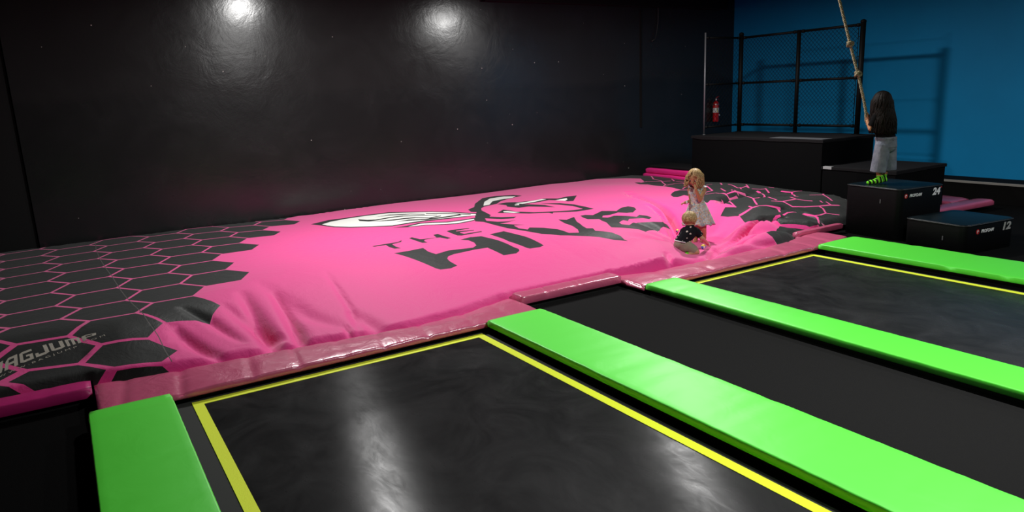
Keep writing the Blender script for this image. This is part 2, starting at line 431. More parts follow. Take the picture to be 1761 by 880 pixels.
DATA = {
 'INK': [[[3.454,9.752],[3.416,9.581],[3.488,9.421],[3.638,9.422],[3.821,9.456],[4.02,9.437],[4.225,9.272],[4.416,9.155],[4.434,9.191],[4.238,9.338],[4.037,9.516],[3.837,9.536],[3.623,9.51],[3.532,9.58]],[[3.492,9.431],[3.642,9.349],[3.793,9.31],[3.959,9.3],[4.104,9.239],[4.244,9.056],[4.443,9.102],[4.433,9.046],[4.227,8.985],[4.084,9.156],[3.951,9.204],[3.786,9.212],[3.619,9.293]],[[4.381,9.451],[4.617,9.195],[4.81,8.875],[4.786,8.831],[4.579,9.123],[4.35,9.386]],[[3.737,9.098],[3.966,9.124],[4.164,8.998],[4.414,8.974],[4.687,8.983],[4.677,8.897],[4.383,8.877],[4.14,8.91],[3.939,9.026]],[[3.684,9.709],[3.93,9.758],[4.191,9.584],[4.333,9.389],[4.311,9.343],[4.165,9.527],[3.901,9.689]]],
 'WHITE': [[[2.933,9.757],[3.096,9.887],[3.333,9.952],[3.642,9.957],[3.988,9.897],[4.235,9.681],[4.487,9.483],[4.669,9.226],[4.86,8.818],[4.811,8.73],[4.653,8.786],[4.401,8.845],[4.12,8.905],[3.863,8.894],[3.601,8.855],[3.372,8.997],[3.145,9.191],[3.004,9.417],[2.952,9.593]],[[3.721,8.613],[3.936,8.692],[4.091,8.634],[4.247,8.51],[4.439,8.487],[4.65,8.491],[4.61,8.418],[4.528,8.397],[4.315,8.365],[4.152,8.455],[3.963,8.574]],[[5.359,9.467],[5.592,9.844],[5.873,10.146],[6.159,10.177],[6.302,10.031],[6.168,9.915],[5.939,9.897],[5.721,9.808],[5.472,9.482]],[[5.828,9.302],[6.027,9.288],[6.359,9.357],[6.407,9.286],[6.091,9.173],[5.869,9.152]],[[6.413,9.056],[6.672,9.111],[6.603,8.992],[6.477,8.88]],[[5.728,9.162],[5.833,9.202],[5.76,9.072],[5.703,9.106]],[[5.255,8.72],[5.309,8.686],[5.358,8.429],[5.277,8.467],[5.211,8.63]]],
 'LOGO': [[[2.82,9.905],[3.123,10.071],[3.35,10.049],[3.673,10.038],[4.022,9.979],[4.266,9.75],[4.515,9.541],[4.71,9.269],[4.923,8.847],[4.843,8.707],[4.637,8.723],[4.379,8.767],[4.112,8.816],[3.845,8.816],[3.573,8.789],[3.348,8.936],[3.118,9.116],[2.967,9.353],[2.9,9.628]],[[3.522,8.666],[3.738,8.687],[3.955,8.768],[4.107,8.701],[4.264,8.577],[4.458,8.555],[4.712,8.553],[4.612,8.375],[4.513,8.337],[4.292,8.305],[4.125,8.401],[3.94,8.527],[3.714,8.563]],[[2.849,7.657],[3.023,7.682],[3.184,7.698],[3.27,7.781],[3.214,7.671],[3.076,7.61],[3.052,7.454],[3.058,7.318],[2.989,7.338],[2.984,7.488],[3.001,7.612],[2.857,7.607]],[[3.386,7.832],[3.441,7.871],[3.464,7.682],[3.501,7.667],[3.66,7.643],[3.708,7.832],[3.783,7.862],[3.773,7.735],[3.77,7.477],[3.709,7.46],[3.69,7.613],[3.645,7.628],[3.489,7.61],[3.452,7.548],[3.435,7.42],[3.381,7.443],[3.382,7.661]],[[3.951,7.948],[4.024,7.981],[4.254,7.929],[4.244,7.881],[4.048,7.876],[4.03,7.841],[4.231,7.756],[4.213,7.709],[4.03,7.751],[4.014,7.692],[4.017,7.611],[4.255,7.6],[4.233,7.548],[3.939,7.525],[3.905,7.574],[3.925,7.79]],[[2.886,7.111],[3.053,7.118],[3.253,7.156],[3.226,6.971],[3.257,6.842],[3.432,6.893],[3.708,6.833],[3.782,6.888],[3.826,7.017],[3.847,7.188],[3.795,7.297],[3.972,7.36],[3.982,7.339],[4.083,7.306],[4.099,6.608],[4.116,6.532],[4.091,6.482],[4.022,6.437],[3.873,6.456],[3.84,6.742],[3.69,6.76],[3.419,6.747],[3.34,6.716],[3.298,6.663],[3.284,6.585],[3.299,6.441],[3.199,6.4],[3.09,6.41],[3.061,6.454]],[[4.215,7.333],[4.439,7.373],[4.424,6.541],[4.42,6.49],[4.356,6.467],[4.232,6.482],[4.212,6.514],[4.161,6.81]],[[4.985,9.277],[5.191,9.455],[5.373,9.759],[5.813,10.29],[6.095,10.357],[6.367,10.193],[6.401,9.991],[6.258,9.942],[5.993,9.828],[5.809,9.702],[5.612,9.489],[5.313,9.361],[5.2,9.258],[5.095,9.068],[5.024,8.8],[4.954,8.546],[4.809,8.437],[4.701,8.387],[4.569,8.309],[4.811,8.756],[4.958,8.964],[4.912,9.049]],[[5.596,9.464],[5.787,9.496],[5.946,9.378],[6.151,9.333],[6.426,9.384],[6.559,9.192],[6.792,9.257],[6.96,9.223],[6.542,8.758],[6.46,8.791],[6.466,8.963],[6.37,9.165],[6.053,9.082],[5.865,9.111],[5.754,9.08],[5.534,9.049],[5.617,9.22]],[[5.601,9.175],[5.833,9.202],[5.912,8.975],[6.002,8.738],[5.959,8.419],[5.898,8.556],[5.757,8.809],[5.591,8.825],[5.546,9.033]],[[6.06,8.955],[6.268,8.723],[6.324,8.452],[6.274,8.117],[6.204,7.832],[6.069,7.853],[5.944,7.89],[5.74,7.994],[5.653,8.037],[5.588,7.96],[5.595,8.06],[5.373,8.227],[5.219,8.509],[5.122,8.657],[5.346,8.869],[5.36,8.734],[5.363,8.536],[5.481,8.263],[5.562,8.195],[5.802,8.079],[5.984,8.001],[6.119,7.975],[6.204,8.324],[6.163,8.577]],[[5.024,8.8],[4.953,8.615],[4.887,8.467],[4.966,8.296],[5.114,8.145],[5.019,8.06],[4.879,8.154],[4.835,8.245],[4.766,8.397],[4.682,8.212],[4.738,8.018],[4.839,7.929],[4.976,7.929],[4.798,7.864],[4.69,7.875],[4.762,7.683],[4.847,7.519],[4.729,7.6],[4.667,7.387],[4.693,7.227],[4.782,7.32],[4.887,7.157],[4.939,6.94],[4.912,6.677],[5.014,6.617],[5.089,6.738],[5.181,6.96],[5.224,7.175],[5.36,7.511],[5.416,7.408],[5.608,7.502],[5.399,7.158],[5.267,6.872],[5.21,6.724],[5.265,6.673],[5.217,6.566],[5.367,6.447],[5.42,6.352],[5.329,6.115],[5.264,6.28],[5.154,6.418],[4.952,6.536],[4.775,6.663],[4.647,6.862],[4.617,7.196],[4.574,7.502],[4.585,7.826],[4.608,8.157],[4.554,8.299],[4.85,8.791],[4.997,8.867]],[[5.802,7.62],[5.91,7.65],[5.979,7.572],[6.165,7.614],[6.274,7.426],[6.543,7.636],[6.791,7.787],[6.791,7.654],[6.634,7.431],[6.385,7.222],[6.296,7.246],[6.233,7.352],[6.131,7.386],[6.052,7.449],[6.001,7.4],[6.051,7.343],[6.143,7.323],[6.191,7.251],[6.272,7.119],[6.312,7.066],[6.392,7.105],[6.495,7.072],[6.527,7.011],[6.428,6.952],[6.31,7.015],[6.215,7.105],[5.915,6.905],[5.786,6.802],[5.752,6.716],[5.839,6.675],[6.235,6.98],[6.366,6.885],[6.569,6.865],[6.757,6.966],[6.689,6.83],[6.378,6.711],[6.057,6.55],[5.959,6.512],[5.897,6.557],[5.755,6.58],[5.623,6.588],[5.502,6.608],[5.622,6.848],[5.729,7.128],[5.624,7.229],[5.652,7.37]]],
 'RIGHT_DARK': [[[8.569,10.99],[9.069,10.037],[8.944,9.82],[8.845,9.71],[8.698,9.794],[8.545,9.484],[8.666,9.404],[8.581,9.106],[8.613,8.916],[8.581,8.757],[8.521,8.574],[8.481,8.422],[8.441,8.419],[8.344,8.425],[8.21,8.349],[7.999,8.169],[7.822,7.925],[7.836,7.856],[7.923,7.887],[8.072,7.951],[7.984,7.755],[7.849,7.597],[7.783,7.351],[7.694,7.128],[7.85,7.211],[7.917,7.184],[8.142,7.249],[7.904,6.976],[7.925,6.862],[7.905,6.797],[7.778,6.871],[7.508,6.714],[7.518,6.711],[7.643,6.58],[7.681,6.531],[7.614,6.435],[7.417,6.211],[7.515,6.193],[7.669,6.219],[7.882,6.144],[7.838,6.022],[7.838,5.975],[7.609,5.842],[7.193,5.631],[7.101,5.629],[7.074,5.556],[7.078,5.518],[7.078,5.3],[9.8,5.3],[9.8,10.99]]],
 'RIGHT_LINES': [[[9.53,10.259],[9.218,9.861]],[[8.768,9.714],[8.958,9.747],[9.138,9.628],[9.313,9.522]],[[9.213,9.865],[9.202,9.661]],[[9.479,9.65],[9.362,9.471]],[[9.211,9.654],[8.939,9.253],[8.645,8.997]],[[8.826,9.136],[8.991,9.209],[9.164,9.255],[9.29,9.17],[8.813,8.578]],[[8.568,8.471],[8.811,8.591]],[[8.461,8.439],[8.51,8.296]],[[9.338,9.397],[9.407,9.157]],[[8.891,8.257],[8.625,7.885],[8.464,7.872]],[[9.033,8.389],[9.091,8.328]],[[8.268,7.689],[8.467,7.673],[8.372,7.38],[8.82,7.398]],[[8.348,7.372],[8.321,7.276]],[[8.818,7.884],[8.685,7.67]],[[8.848,7.695],[8.611,7.438],[8.615,7.363]],[[9.399,8.42],[9.106,8.129]],[[9.2,8.073],[9.17,7.978],[9.029,7.734],[9.105,7.707],[9.245,7.746],[9.168,7.629],[9.393,7.871]],[[9.081,7.726],[9.012,7.647]],[[8.145,7.252],[7.905,6.797]],[[8.321,7.276],[8.546,7.328],[8.422,6.979]],[[7.712,6.559],[7.917,6.555]],[[9.152,7.452],[9.134,7.384],[8.776,7.004],[8.614,6.789],[8.483,6.567]],[[8.771,7.001],[8.472,6.882],[8.394,6.904],[8.565,7.329]],[[8.394,6.904],[8.078,6.571]],[[9.351,7.455],[9.138,7.218]],[[9.328,7.437],[9.236,7.455],[9.159,7.553]],[[9.495,7.504],[9.502,7.417]],[[9.401,7.194],[9.403,7.006],[9.488,6.972],[9.54,6.936]],[[9.403,7.006],[8.975,6.626],[8.965,6.572]],[[8.827,6.597],[8.766,6.458],[8.822,6.362],[8.914,6.305]],[[8.766,6.458],[8.485,6.463],[8.376,6.564]],[[8.485,6.463],[8.453,6.277]],[[8.453,6.277],[8.61,6.204],[8.853,6.148],[9.052,6.123],[9.207,6.075]],[[9.109,6.208],[9.086,6.114]],[[8.853,6.148],[8.844,6.075],[8.739,5.957]],[[8.739,5.957],[8.59,5.937],[8.508,5.963],[8.466,6.095],[8.153,6.126]],[[8.739,5.957],[8.859,5.838]],[[8.508,5.963],[8.5,5.915],[8.258,5.722]],[[8.153,6.126],[8.027,6.095]],[[7.98,6.113],[7.933,6.131],[7.892,6.136]],[[7.949,6.545],[8.283,6.35]],[[8.242,6.364],[8.074,6.188]],[[7.99,6.639],[7.949,6.545],[7.676,6.537]],[[9.213,6.555],[9.381,6.456],[11.265,7.578]],[[9.378,6.442],[9.252,6.218]],[[9.044,6.263],[9.029,6.218]],[[8.035,5.693],[8.182,5.686],[8.221,5.694]],[[7.834,5.973],[7.942,5.833],[8.008,5.736],[8.042,5.687]],[[8.332,5.721],[8.403,5.727]]],
 'SEAMS': [[[0.22,10.764],[0.199,10.15],[0.204,9.334],[0.228,8.72],[0.26,8.128],[0.285,7.449],[0.302,7.137],[0.334,6.744],[0.391,6.214],[0.433,5.995],[0.447,5.803],[0.467,5.627]]],
 'CELLS': [[[-2.958,6.87],[-3.336,6.768],[-3.556,6.887],[-3.393,7.149],[-3.012,7.284],[-2.798,7.123]],[[-2.899,6.545],[-3.274,6.476],[-3.495,6.567],[-3.336,6.768],[-2.958,6.87],[-2.743,6.737]],[[-2.835,6.309],[-3.207,6.274],[-3.429,6.336],[-3.274,6.476],[-2.899,6.545],[-2.683,6.44]],[[-2.766,6.163],[-3.135,6.161],[-3.358,6.195],[-3.207,6.274],[-2.835,6.309],[-2.618,6.233]],[[-2.657,10.604],[-3.045,10.439],[-3.257,10.622],[-3.077,10.977],[-2.687,11.141],[-2.479,10.95]],[[-2.625,10.054],[-3.01,9.889],[-3.223,10.078],[-3.045,10.439],[-2.657,10.604],[-2.449,10.407]],[[-2.59,9.492],[-2.974,9.327],[-3.186,9.521],[-3.01,9.889],[-2.625,10.054],[-2.417,9.852]],[[-2.553,8.918],[-2.934,8.752],[-3.147,8.952],[-2.974,9.327],[-2.59,9.492],[-2.382,9.284]],[[-2.514,8.331],[-2.893,8.164],[-3.105,8.37],[-2.934,8.752],[-2.553,8.918],[-2.345,8.704]],[[-2.472,7.745],[-2.848,7.6],[-3.061,7.789],[-2.893,8.164],[-2.514,8.331],[-2.306,8.111]],[[-2.425,7.235],[-2.798,7.123],[-3.012,7.284],[-2.848,7.6],[-2.472,7.745],[-2.263,7.541]],[[-2.373,6.815],[-2.743,6.737],[-2.958,6.87],[-2.798,7.123],[-2.425,7.235],[-2.215,7.06]],[[-2.316,6.485],[-2.683,6.44],[-2.899,6.545],[-2.743,6.737],[-2.373,6.815],[-2.162,6.668]],[[-2.254,6.245],[-2.618,6.233],[-2.835,6.309],[-2.683,6.44],[-2.316,6.485],[-2.105,6.366]],[[-2.187,6.094],[-2.548,6.115],[-2.766,6.163],[-2.618,6.233],[-2.254,6.245],[-2.042,6.154]],[[-2.069,10.548],[-2.449,10.407],[-2.657,10.604],[-2.479,10.95],[-2.097,11.09],[-1.894,10.885]],[[-2.039,9.993],[-2.417,9.852],[-2.625,10.054],[-2.449,10.407],[-2.069,10.548],[-1.866,10.337]],[[-2.006,9.426],[-2.382,9.284],[-2.59,9.492],[-2.417,9.852],[-2.039,9.993],[-1.836,9.776]],[[-1.971,8.847],[-2.345,8.704],[-2.553,8.918],[-2.382,9.284],[-2.006,9.426],[-1.803,9.204]],[[-1.934,8.255],[-2.306,8.111],[-2.514,8.331],[-2.345,8.704],[-1.971,8.847],[-1.768,8.618]],[[-1.894,7.663],[-2.263,7.541],[-2.472,7.745],[-2.306,8.111],[-1.934,8.255],[-1.731,8.021]],[[-1.849,7.149],[-2.215,7.06],[-2.425,7.235],[-2.263,7.541],[-1.894,7.663],[-1.69,7.446]],[[-1.8,6.724],[-2.162,6.668],[-2.373,6.815],[-2.215,7.06],[-1.849,7.149],[-1.645,6.959]],[[-1.745,6.388],[-2.105,6.366],[-2.316,6.485],[-2.162,6.668],[-1.8,6.724],[-1.594,6.562]],[[-1.685,6.143],[-2.042,6.154],[-2.254,6.245],[-2.105,6.366],[-1.745,6.388],[-1.538,6.255]],[[-1.62,5.986],[-1.974,6.031],[-2.187,6.094],[-2.042,6.154],[-1.685,6.143],[-1.477,6.038]],[[-1.493,10.454],[-1.866,10.337],[-2.069,10.548],[-1.894,10.885],[-1.519,11.002],[-1.321,10.782]],[[-1.465,9.895],[-1.836,9.776],[-2.039,9.993],[-1.866,10.337],[-1.493,10.454],[-1.295,10.229]],[[-1.435,9.323],[-1.803,9.204],[-2.006,9.426],[-1.836,9.776],[-1.465,9.895],[-1.267,9.664]],[[-1.402,8.738],[-1.768,8.618],[-1.971,8.847],[-1.803,9.204],[-1.435,9.323],[-1.237,9.086]],[[-1.367,8.141],[-1.731,8.021],[-1.934,8.255],[-1.768,8.618],[-1.402,8.738],[-1.204,8.495]],[[-1.329,7.544],[-1.69,7.446],[-1.894,7.663],[-1.731,8.021],[-1.367,8.141],[-1.168,7.892]],[[-1.286,7.025],[-1.645,6.959],[-1.849,7.149],[-1.69,7.446],[-1.329,7.544],[-1.13,7.313]],[[-1.239,6.594],[-1.594,6.562],[-1.8,6.724],[-1.645,6.959],[-1.286,7.025],[-1.086,6.821]],[[-1.186,6.254],[-1.538,6.255],[-1.745,6.388],[-1.594,6.562],[-1.239,6.594],[-1.038,6.419]],[[-1.128,6.003],[-1.477,6.038],[-1.685,6.143],[-1.538,6.255],[-1.186,6.254],[-0.984,6.107]],[[-1.066,5.842],[-1.412,5.91],[-1.62,5.986],[-1.477,6.038],[-1.128,6.003],[-0.925,5.884]],[[-0.953,10.876],[-1.321,10.782],[-1.519,11.002],[-1.344,11.323],[-0.974,11.416],[-0.781,11.188]],[[-0.93,10.324],[-1.295,10.229],[-1.493,10.454],[-1.321,10.782],[-0.953,10.876],[-0.76,10.642]],[[-0.904,9.759],[-1.267,9.664],[-1.465,9.895],[-1.295,10.229],[-0.93,10.324],[-0.736,10.084]],[[-0.875,9.182],[-1.237,9.086],[-1.435,9.323],[-1.267,9.664],[-0.904,9.759],[-0.71,9.514]],[[-0.845,8.592],[-1.204,8.495],[-1.402,8.738],[-1.237,9.086],[-0.875,9.182],[-0.682,8.93]],[[-0.812,7.99],[-1.168,7.892],[-1.367,8.141],[-1.204,8.495],[-0.845,8.592],[-0.651,8.335]],[[-0.776,7.388],[-1.13,7.313],[-1.329,7.544],[-1.168,7.892],[-0.812,7.99],[-0.618,7.727]],[[-0.735,6.863],[-1.086,6.821],[-1.286,7.025],[-1.13,7.313],[-0.776,7.388],[-0.582,7.142]],[[-0.69,6.428],[-1.038,6.419],[-1.239,6.594],[-1.086,6.821],[-0.735,6.863],[-0.54,6.645]],[[-0.639,6.082],[-0.984,6.107],[-1.186,6.254],[-1.038,6.419],[-0.69,6.428],[-0.494,6.238]],[[-0.584,5.826],[-0.925,5.884],[-1.128,6.003],[-0.984,6.107],[-0.639,6.082],[-0.442,5.921]],[[-0.523,5.66],[-0.862,5.751],[-1.066,5.842],[-0.925,5.884],[-0.584,5.826],[-0.386,5.693]],[[-0.4,10.713],[-0.76,10.642],[-0.953,10.876],[-0.781,11.188],[-0.419,11.258],[-0.23,11.016]],[[-0.378,10.155],[-0.736,10.084],[-0.93,10.324],[-0.76,10.642],[-0.4,10.713],[-0.211,10.465]],[[-0.355,9.585],[-0.71,9.514],[-0.904,9.759],[-0.736,10.084],[-0.378,10.155],[-0.19,9.902]],[[-0.328,9.003],[-0.682,8.93],[-0.875,9.182],[-0.71,9.514],[-0.355,9.585],[-0.166,9.326]],[[-0.3,8.408],[-0.651,8.335],[-0.845,8.592],[-0.682,8.93],[-0.328,9.003],[-0.14,8.738]],[[-0.269,7.801],[-0.618,7.727],[-0.812,7.99],[-0.651,8.335],[-0.3,8.408],[-0.111,8.137]],[[-0.235,7.194],[-0.582,7.142],[-0.776,7.388],[-0.618,7.727],[-0.269,7.801],[-0.08,7.524]],[[-0.197,6.664],[-0.54,6.645],[-0.735,6.863],[-0.582,7.142],[-0.235,7.194],[-0.046,6.934]],[[-0.153,6.224],[-0.494,6.238],[-0.69,6.428],[-0.54,6.645],[-0.197,6.664],[-0.006,6.432]],[[-0.105,5.873],[-0.442,5.921],[-0.639,6.082],[-0.494,6.238],[-0.153,6.224],[0.038,6.02]],[[-0.052,5.612],[-0.386,5.693],[-0.584,5.826],[-0.442,5.921],[-0.105,5.873],[0.087,5.697]],[[0.141,10.512],[-0.211,10.465],[-0.4,10.713],[-0.23,11.016],[0.125,11.062],[0.308,10.806]],[[0.161,9.95],[-0.19,9.902],[-0.378,10.155],[-0.211,10.465],[0.141,10.512],[0.325,10.25]],[[0.182,9.375],[-0.166,9.326],[-0.355,9.585],[-0.19,9.902],[0.161,9.95],[0.344,9.682]],[[0.206,8.787],[-0.14,8.738],[-0.328,9.003],[-0.166,9.326],[0.182,9.375],[0.366,9.101]],[[0.233,8.187],[-0.111,8.137],[-0.3,8.408],[-0.14,8.738],[0.206,8.787],[0.39,8.508]],[[0.262,7.575],[-0.08,7.524],[-0.269,7.801],[-0.111,8.137],[0.233,8.187],[0.417,7.902]],[[0.293,6.963],[-0.046,6.934],[-0.235,7.194],[-0.08,7.524],[0.262,7.575],[0.446,7.284]],[[0.33,6.427],[-0.006,6.432],[-0.197,6.664],[-0.046,6.934],[0.293,6.963],[0.478,6.688]],[[0.371,5.982],[0.038,6.02],[-0.153,6.224],[-0.006,6.432],[0.33,6.427],[0.515,6.181]],[[0.417,5.626],[0.087,5.697],[-0.105,5.873],[0.038,6.02],[0.371,5.982],[0.558,5.764]],[[0.469,5.36],[0.142,5.464],[-0.052,5.612],[0.087,5.697],[0.417,5.626],[0.605,5.436]],[[0.656,10.829],[0.308,10.806],[0.125,11.062],[0.293,11.35],[0.643,11.372],[0.822,11.108]],[[0.67,10.274],[0.325,10.25],[0.141,10.512],[0.308,10.806],[0.656,10.829],[0.834,10.559]],[[0.688,9.706],[0.344,9.682],[0.161,9.95],[0.325,10.25],[0.67,10.274],[0.849,9.998]],[[0.707,9.126],[0.366,9.101],[0.182,9.375],[0.344,9.682],[0.688,9.706],[0.866,9.424]],[[0.729,8.534],[0.39,8.508],[0.206,8.787],[0.366,9.101],[0.707,9.126],[0.886,8.838]],[[0.753,7.929],[0.417,7.902],[0.233,8.187],[0.39,8.508],[0.729,8.534],[0.908,8.24]],[[0.78,7.311],[0.446,7.284],[0.262,7.575],[0.417,7.902],[0.753,7.929],[0.933,7.629]],[[0.81,6.694],[0.478,6.688],[0.293,6.963],[0.446,7.284],[0.78,7.311],[0.96,7.006]],[[0.844,6.153],[0.515,6.181],[0.33,6.427],[0.478,6.688],[0.81,6.694],[0.99,6.405]],[[1.174,10.559],[0.834,10.559],[0.656,10.829],[0.822,11.108],[1.164,11.107],[1.338,10.828]],[[1.187,9.999],[0.849,9.998],[0.67,10.274],[0.834,10.559],[1.174,10.559],[1.348,10.275]],[[1.202,9.426],[0.866,9.424],[0.688,9.706],[0.849,9.998],[1.187,9.999],[1.361,9.708]],[[1.22,8.84],[0.886,8.838],[0.707,9.126],[0.866,9.424],[1.202,9.426],[1.376,9.13]],[[1.239,8.243],[0.908,8.24],[0.729,8.534],[0.886,8.838],[1.22,8.84],[1.394,8.538]],[[1.262,7.632],[0.933,7.629],[0.753,7.929],[0.908,8.24],[1.239,8.243],[1.414,7.935]],[[1.286,7.01],[0.96,7.006],[0.78,7.311],[0.933,7.629],[1.262,7.632],[1.436,7.319]],[[1.673,10.804],[1.338,10.828],[1.164,11.107],[1.33,11.37],[1.667,11.345],[1.836,11.058]],[[1.681,10.251],[1.348,10.275],[1.174,10.559],[1.338,10.828],[1.673,10.804],[1.842,10.511]],[[1.692,9.686],[1.361,9.708],[1.187,9.999],[1.348,10.275],[1.681,10.251],[1.85,9.953]],[[1.705,9.108],[1.376,9.13],[1.202,9.426],[1.361,9.708],[1.692,9.686],[1.861,9.381]],[[1.72,8.517],[1.394,8.538],[1.22,8.84],[1.376,9.13],[1.705,9.108],[1.874,8.797]],[[2.169,10.464],[1.842,10.511],[1.673,10.804],[1.836,11.058],[2.166,11.01],[2.33,10.709]],[[2.175,9.906],[1.85,9.953],[1.681,10.251],[1.842,10.511],[2.169,10.464],[2.334,10.157]],[[2.184,9.335],[1.861,9.381],[1.692,9.686],[1.85,9.953],[2.175,9.906],[2.34,9.593]],[[2.652,10.637],[2.33,10.709],[2.166,11.01],[2.328,11.248],[2.653,11.176],[2.812,10.866]],[[2.654,10.086],[2.334,10.157],[2.169,10.464],[2.33,10.709],[2.652,10.637],[2.811,10.322]],[[3.129,10.771],[2.812,10.866],[2.653,11.176],[2.815,11.398],[3.134,11.302],[3.289,10.984]],[[3.6,10.865],[3.289,10.984],[3.134,11.302],[3.296,11.509],[3.61,11.389],[3.76,11.062]]],
 'MARK': [[-0.579,5.951],[-0.287,6.068],[0.021,6.13],[-0.577,6.071],[-0.319,6.168],[0.005,6.177]],
 'WEB': [[-0.582,5.893],[-0.272,6.017],[0.084,6.099]]}
CREASES = [[[[7.794,8.993],[7.469,8.293],[7.224,7.71],[7.006,7.188],[6.7,6.641],[6.391,6.196]],0.06,0.22],[[[7.383,8.465],[6.897,7.419],[6.589,6.655]],0.14,-0.05],[[[6.963,7.586],[6.75,6.979],[6.343,6.325],[6.102,6.046]],0.045,0.09],[[[5.881,5.438],[6.369,5.722],[6.873,5.927],[7.373,6.097],[7.763,6.185],[8.04,6.025]],0.045,0.2],[[[6.158,5.405],[6.725,5.557],[7.261,5.652],[7.488,5.532]],0.13,-0.07],[[[6.549,5.949],[7.184,6.313],[7.741,6.503],[7.991,6.515]],0.11,0.06],[[[7.817,7.023],[8.109,7.177],[8.321,7.189],[8.683,7.303],[9.076,7.41]],0.075,0.22],[[[8.444,7.545],[8.566,7.404],[8.977,7.497]],0.13,-0.05],[[[6.211,5.553],[6.741,5.698],[7.134,5.72],[7.422,5.648]],0.04,0.06],[[[6.651,5.494],[6.999,5.443],[7.427,5.427]],0.04,0.05],[[[7.758,6.23],[7.791,5.935],[7.95,5.706],[8.001,5.409],[7.926,5.085]],0.075,0.15],[[[7.866,5.951],[8.107,5.694],[8.125,5.416]],0.1,-0.05],[[[8.076,6.392],[8.307,6.288],[8.417,6.093],[8.47,5.82]],0.06,0.09],[[[8.484,6.965],[8.818,6.934],[9.05,6.756]],0.055,0.06],[[[8.752,7.566],[9.111,7.44],[9.011,6.982]],0.05,0.05],[[[9.378,7.324],[9.317,6.906],[9.378,6.649]],0.05,0.05],[[[9.81,7.116],[9.681,6.766],[9.463,6.37]],0.05,0.04],[[[4.747,4.882],[5.045,5.148],[5.347,5.475],[5.538,5.715]],0.04,0.08],[[[4.98,4.93],[5.187,5.088],[5.374,5.289]],0.03,0.04],[[[4.688,5.338],[5.153,5.499],[5.386,5.437],[5.182,5.02]],0.2,-0.05],[[[4.393,5.335],[4.514,5.225],[4.875,5.416],[5.131,5.519]],0.05,0.05],[[[4.379,5.112],[4.748,5.293],[4.967,5.301]],0.045,0.05],[[[1.196,6.69],[1.193,6.091],[1.191,5.614],[1.175,5.273],[1.147,5.007]],0.075,0.085],[[[1.463,6.612],[1.44,5.942],[1.396,5.435],[1.36,4.963]],0.055,0.075],[[[0.987,6.452],[1.103,6.085],[1.204,5.812],[1.395,5.572]],0.07,0.05],[[[0.516,6.209],[0.622,5.916],[0.715,5.699],[0.871,5.42]],0.055,0.06],[[[1.806,5.678],[1.763,5.335],[1.72,5.012]],0.03,0.045],[[[1.955,5.942],[2.005,5.451],[2.061,4.932]],0.08,0.045],[[[0.654,6.458],[0.835,6.161],[1.012,5.687]],0.05,0.045],[[[1.389,6.924],[1.578,6.041],[1.813,5.528]],0.09,0.035],[[[2.052,6.874],[1.97,5.968],[1.822,5.313]],0.035,0.02],[[[2.147,5.25],[2.464,5.361],[2.907,5.447]],0.06,0.03]]

def in_poly(px, py, poly):
    c = np.zeros(px.shape, bool); n = len(poly)
    for k in range(n):
        ax, ay = poly[k]; bx, by = poly[(k + 1) % n]
        if ay == by: continue
        t = ((ay > py) != (by > py)) & (px < (bx - ax) * (py - ay) / (by - ay) + ax)
        c ^= t
    return c
def seg_quads(line, w):
    out = []
    for (ax, ay), (bx, by) in zip(line, line[1:]):
        L = math.hypot(bx - ax, by - ay)
        if L < 1e-4: continue
        nx, ny = -(by - ay) / L * w / 2, (bx - ax) / L * w / 2
        ex, ey = (bx - ax) / L * w * .3, (by - ay) / L * w * .3
        out.append([(ax + nx - ex, ay + ny - ey), (ax - nx - ex, ay - ny - ey), (bx - nx + ex, by - ny + ey), (bx + nx + ex, by + ny + ey)])
    return out
def shrink(cell, d):
    cx = sum(p[0] for p in cell) / len(cell); cy = sum(p[1] for p in cell) / len(cell)
    ap = min(abs((b[0] - a[0]) * (cy - a[1]) - (b[1] - a[1]) * (cx - a[0])) / math.hypot(b[0] - a[0], b[1] - a[1]) for a, b in zip(cell, cell[1:] + cell[:1]))
    f = 1 - d / ap
    return [(cx + (x - cx) * f, cy + (y - cy) * f) for x, y in cell]

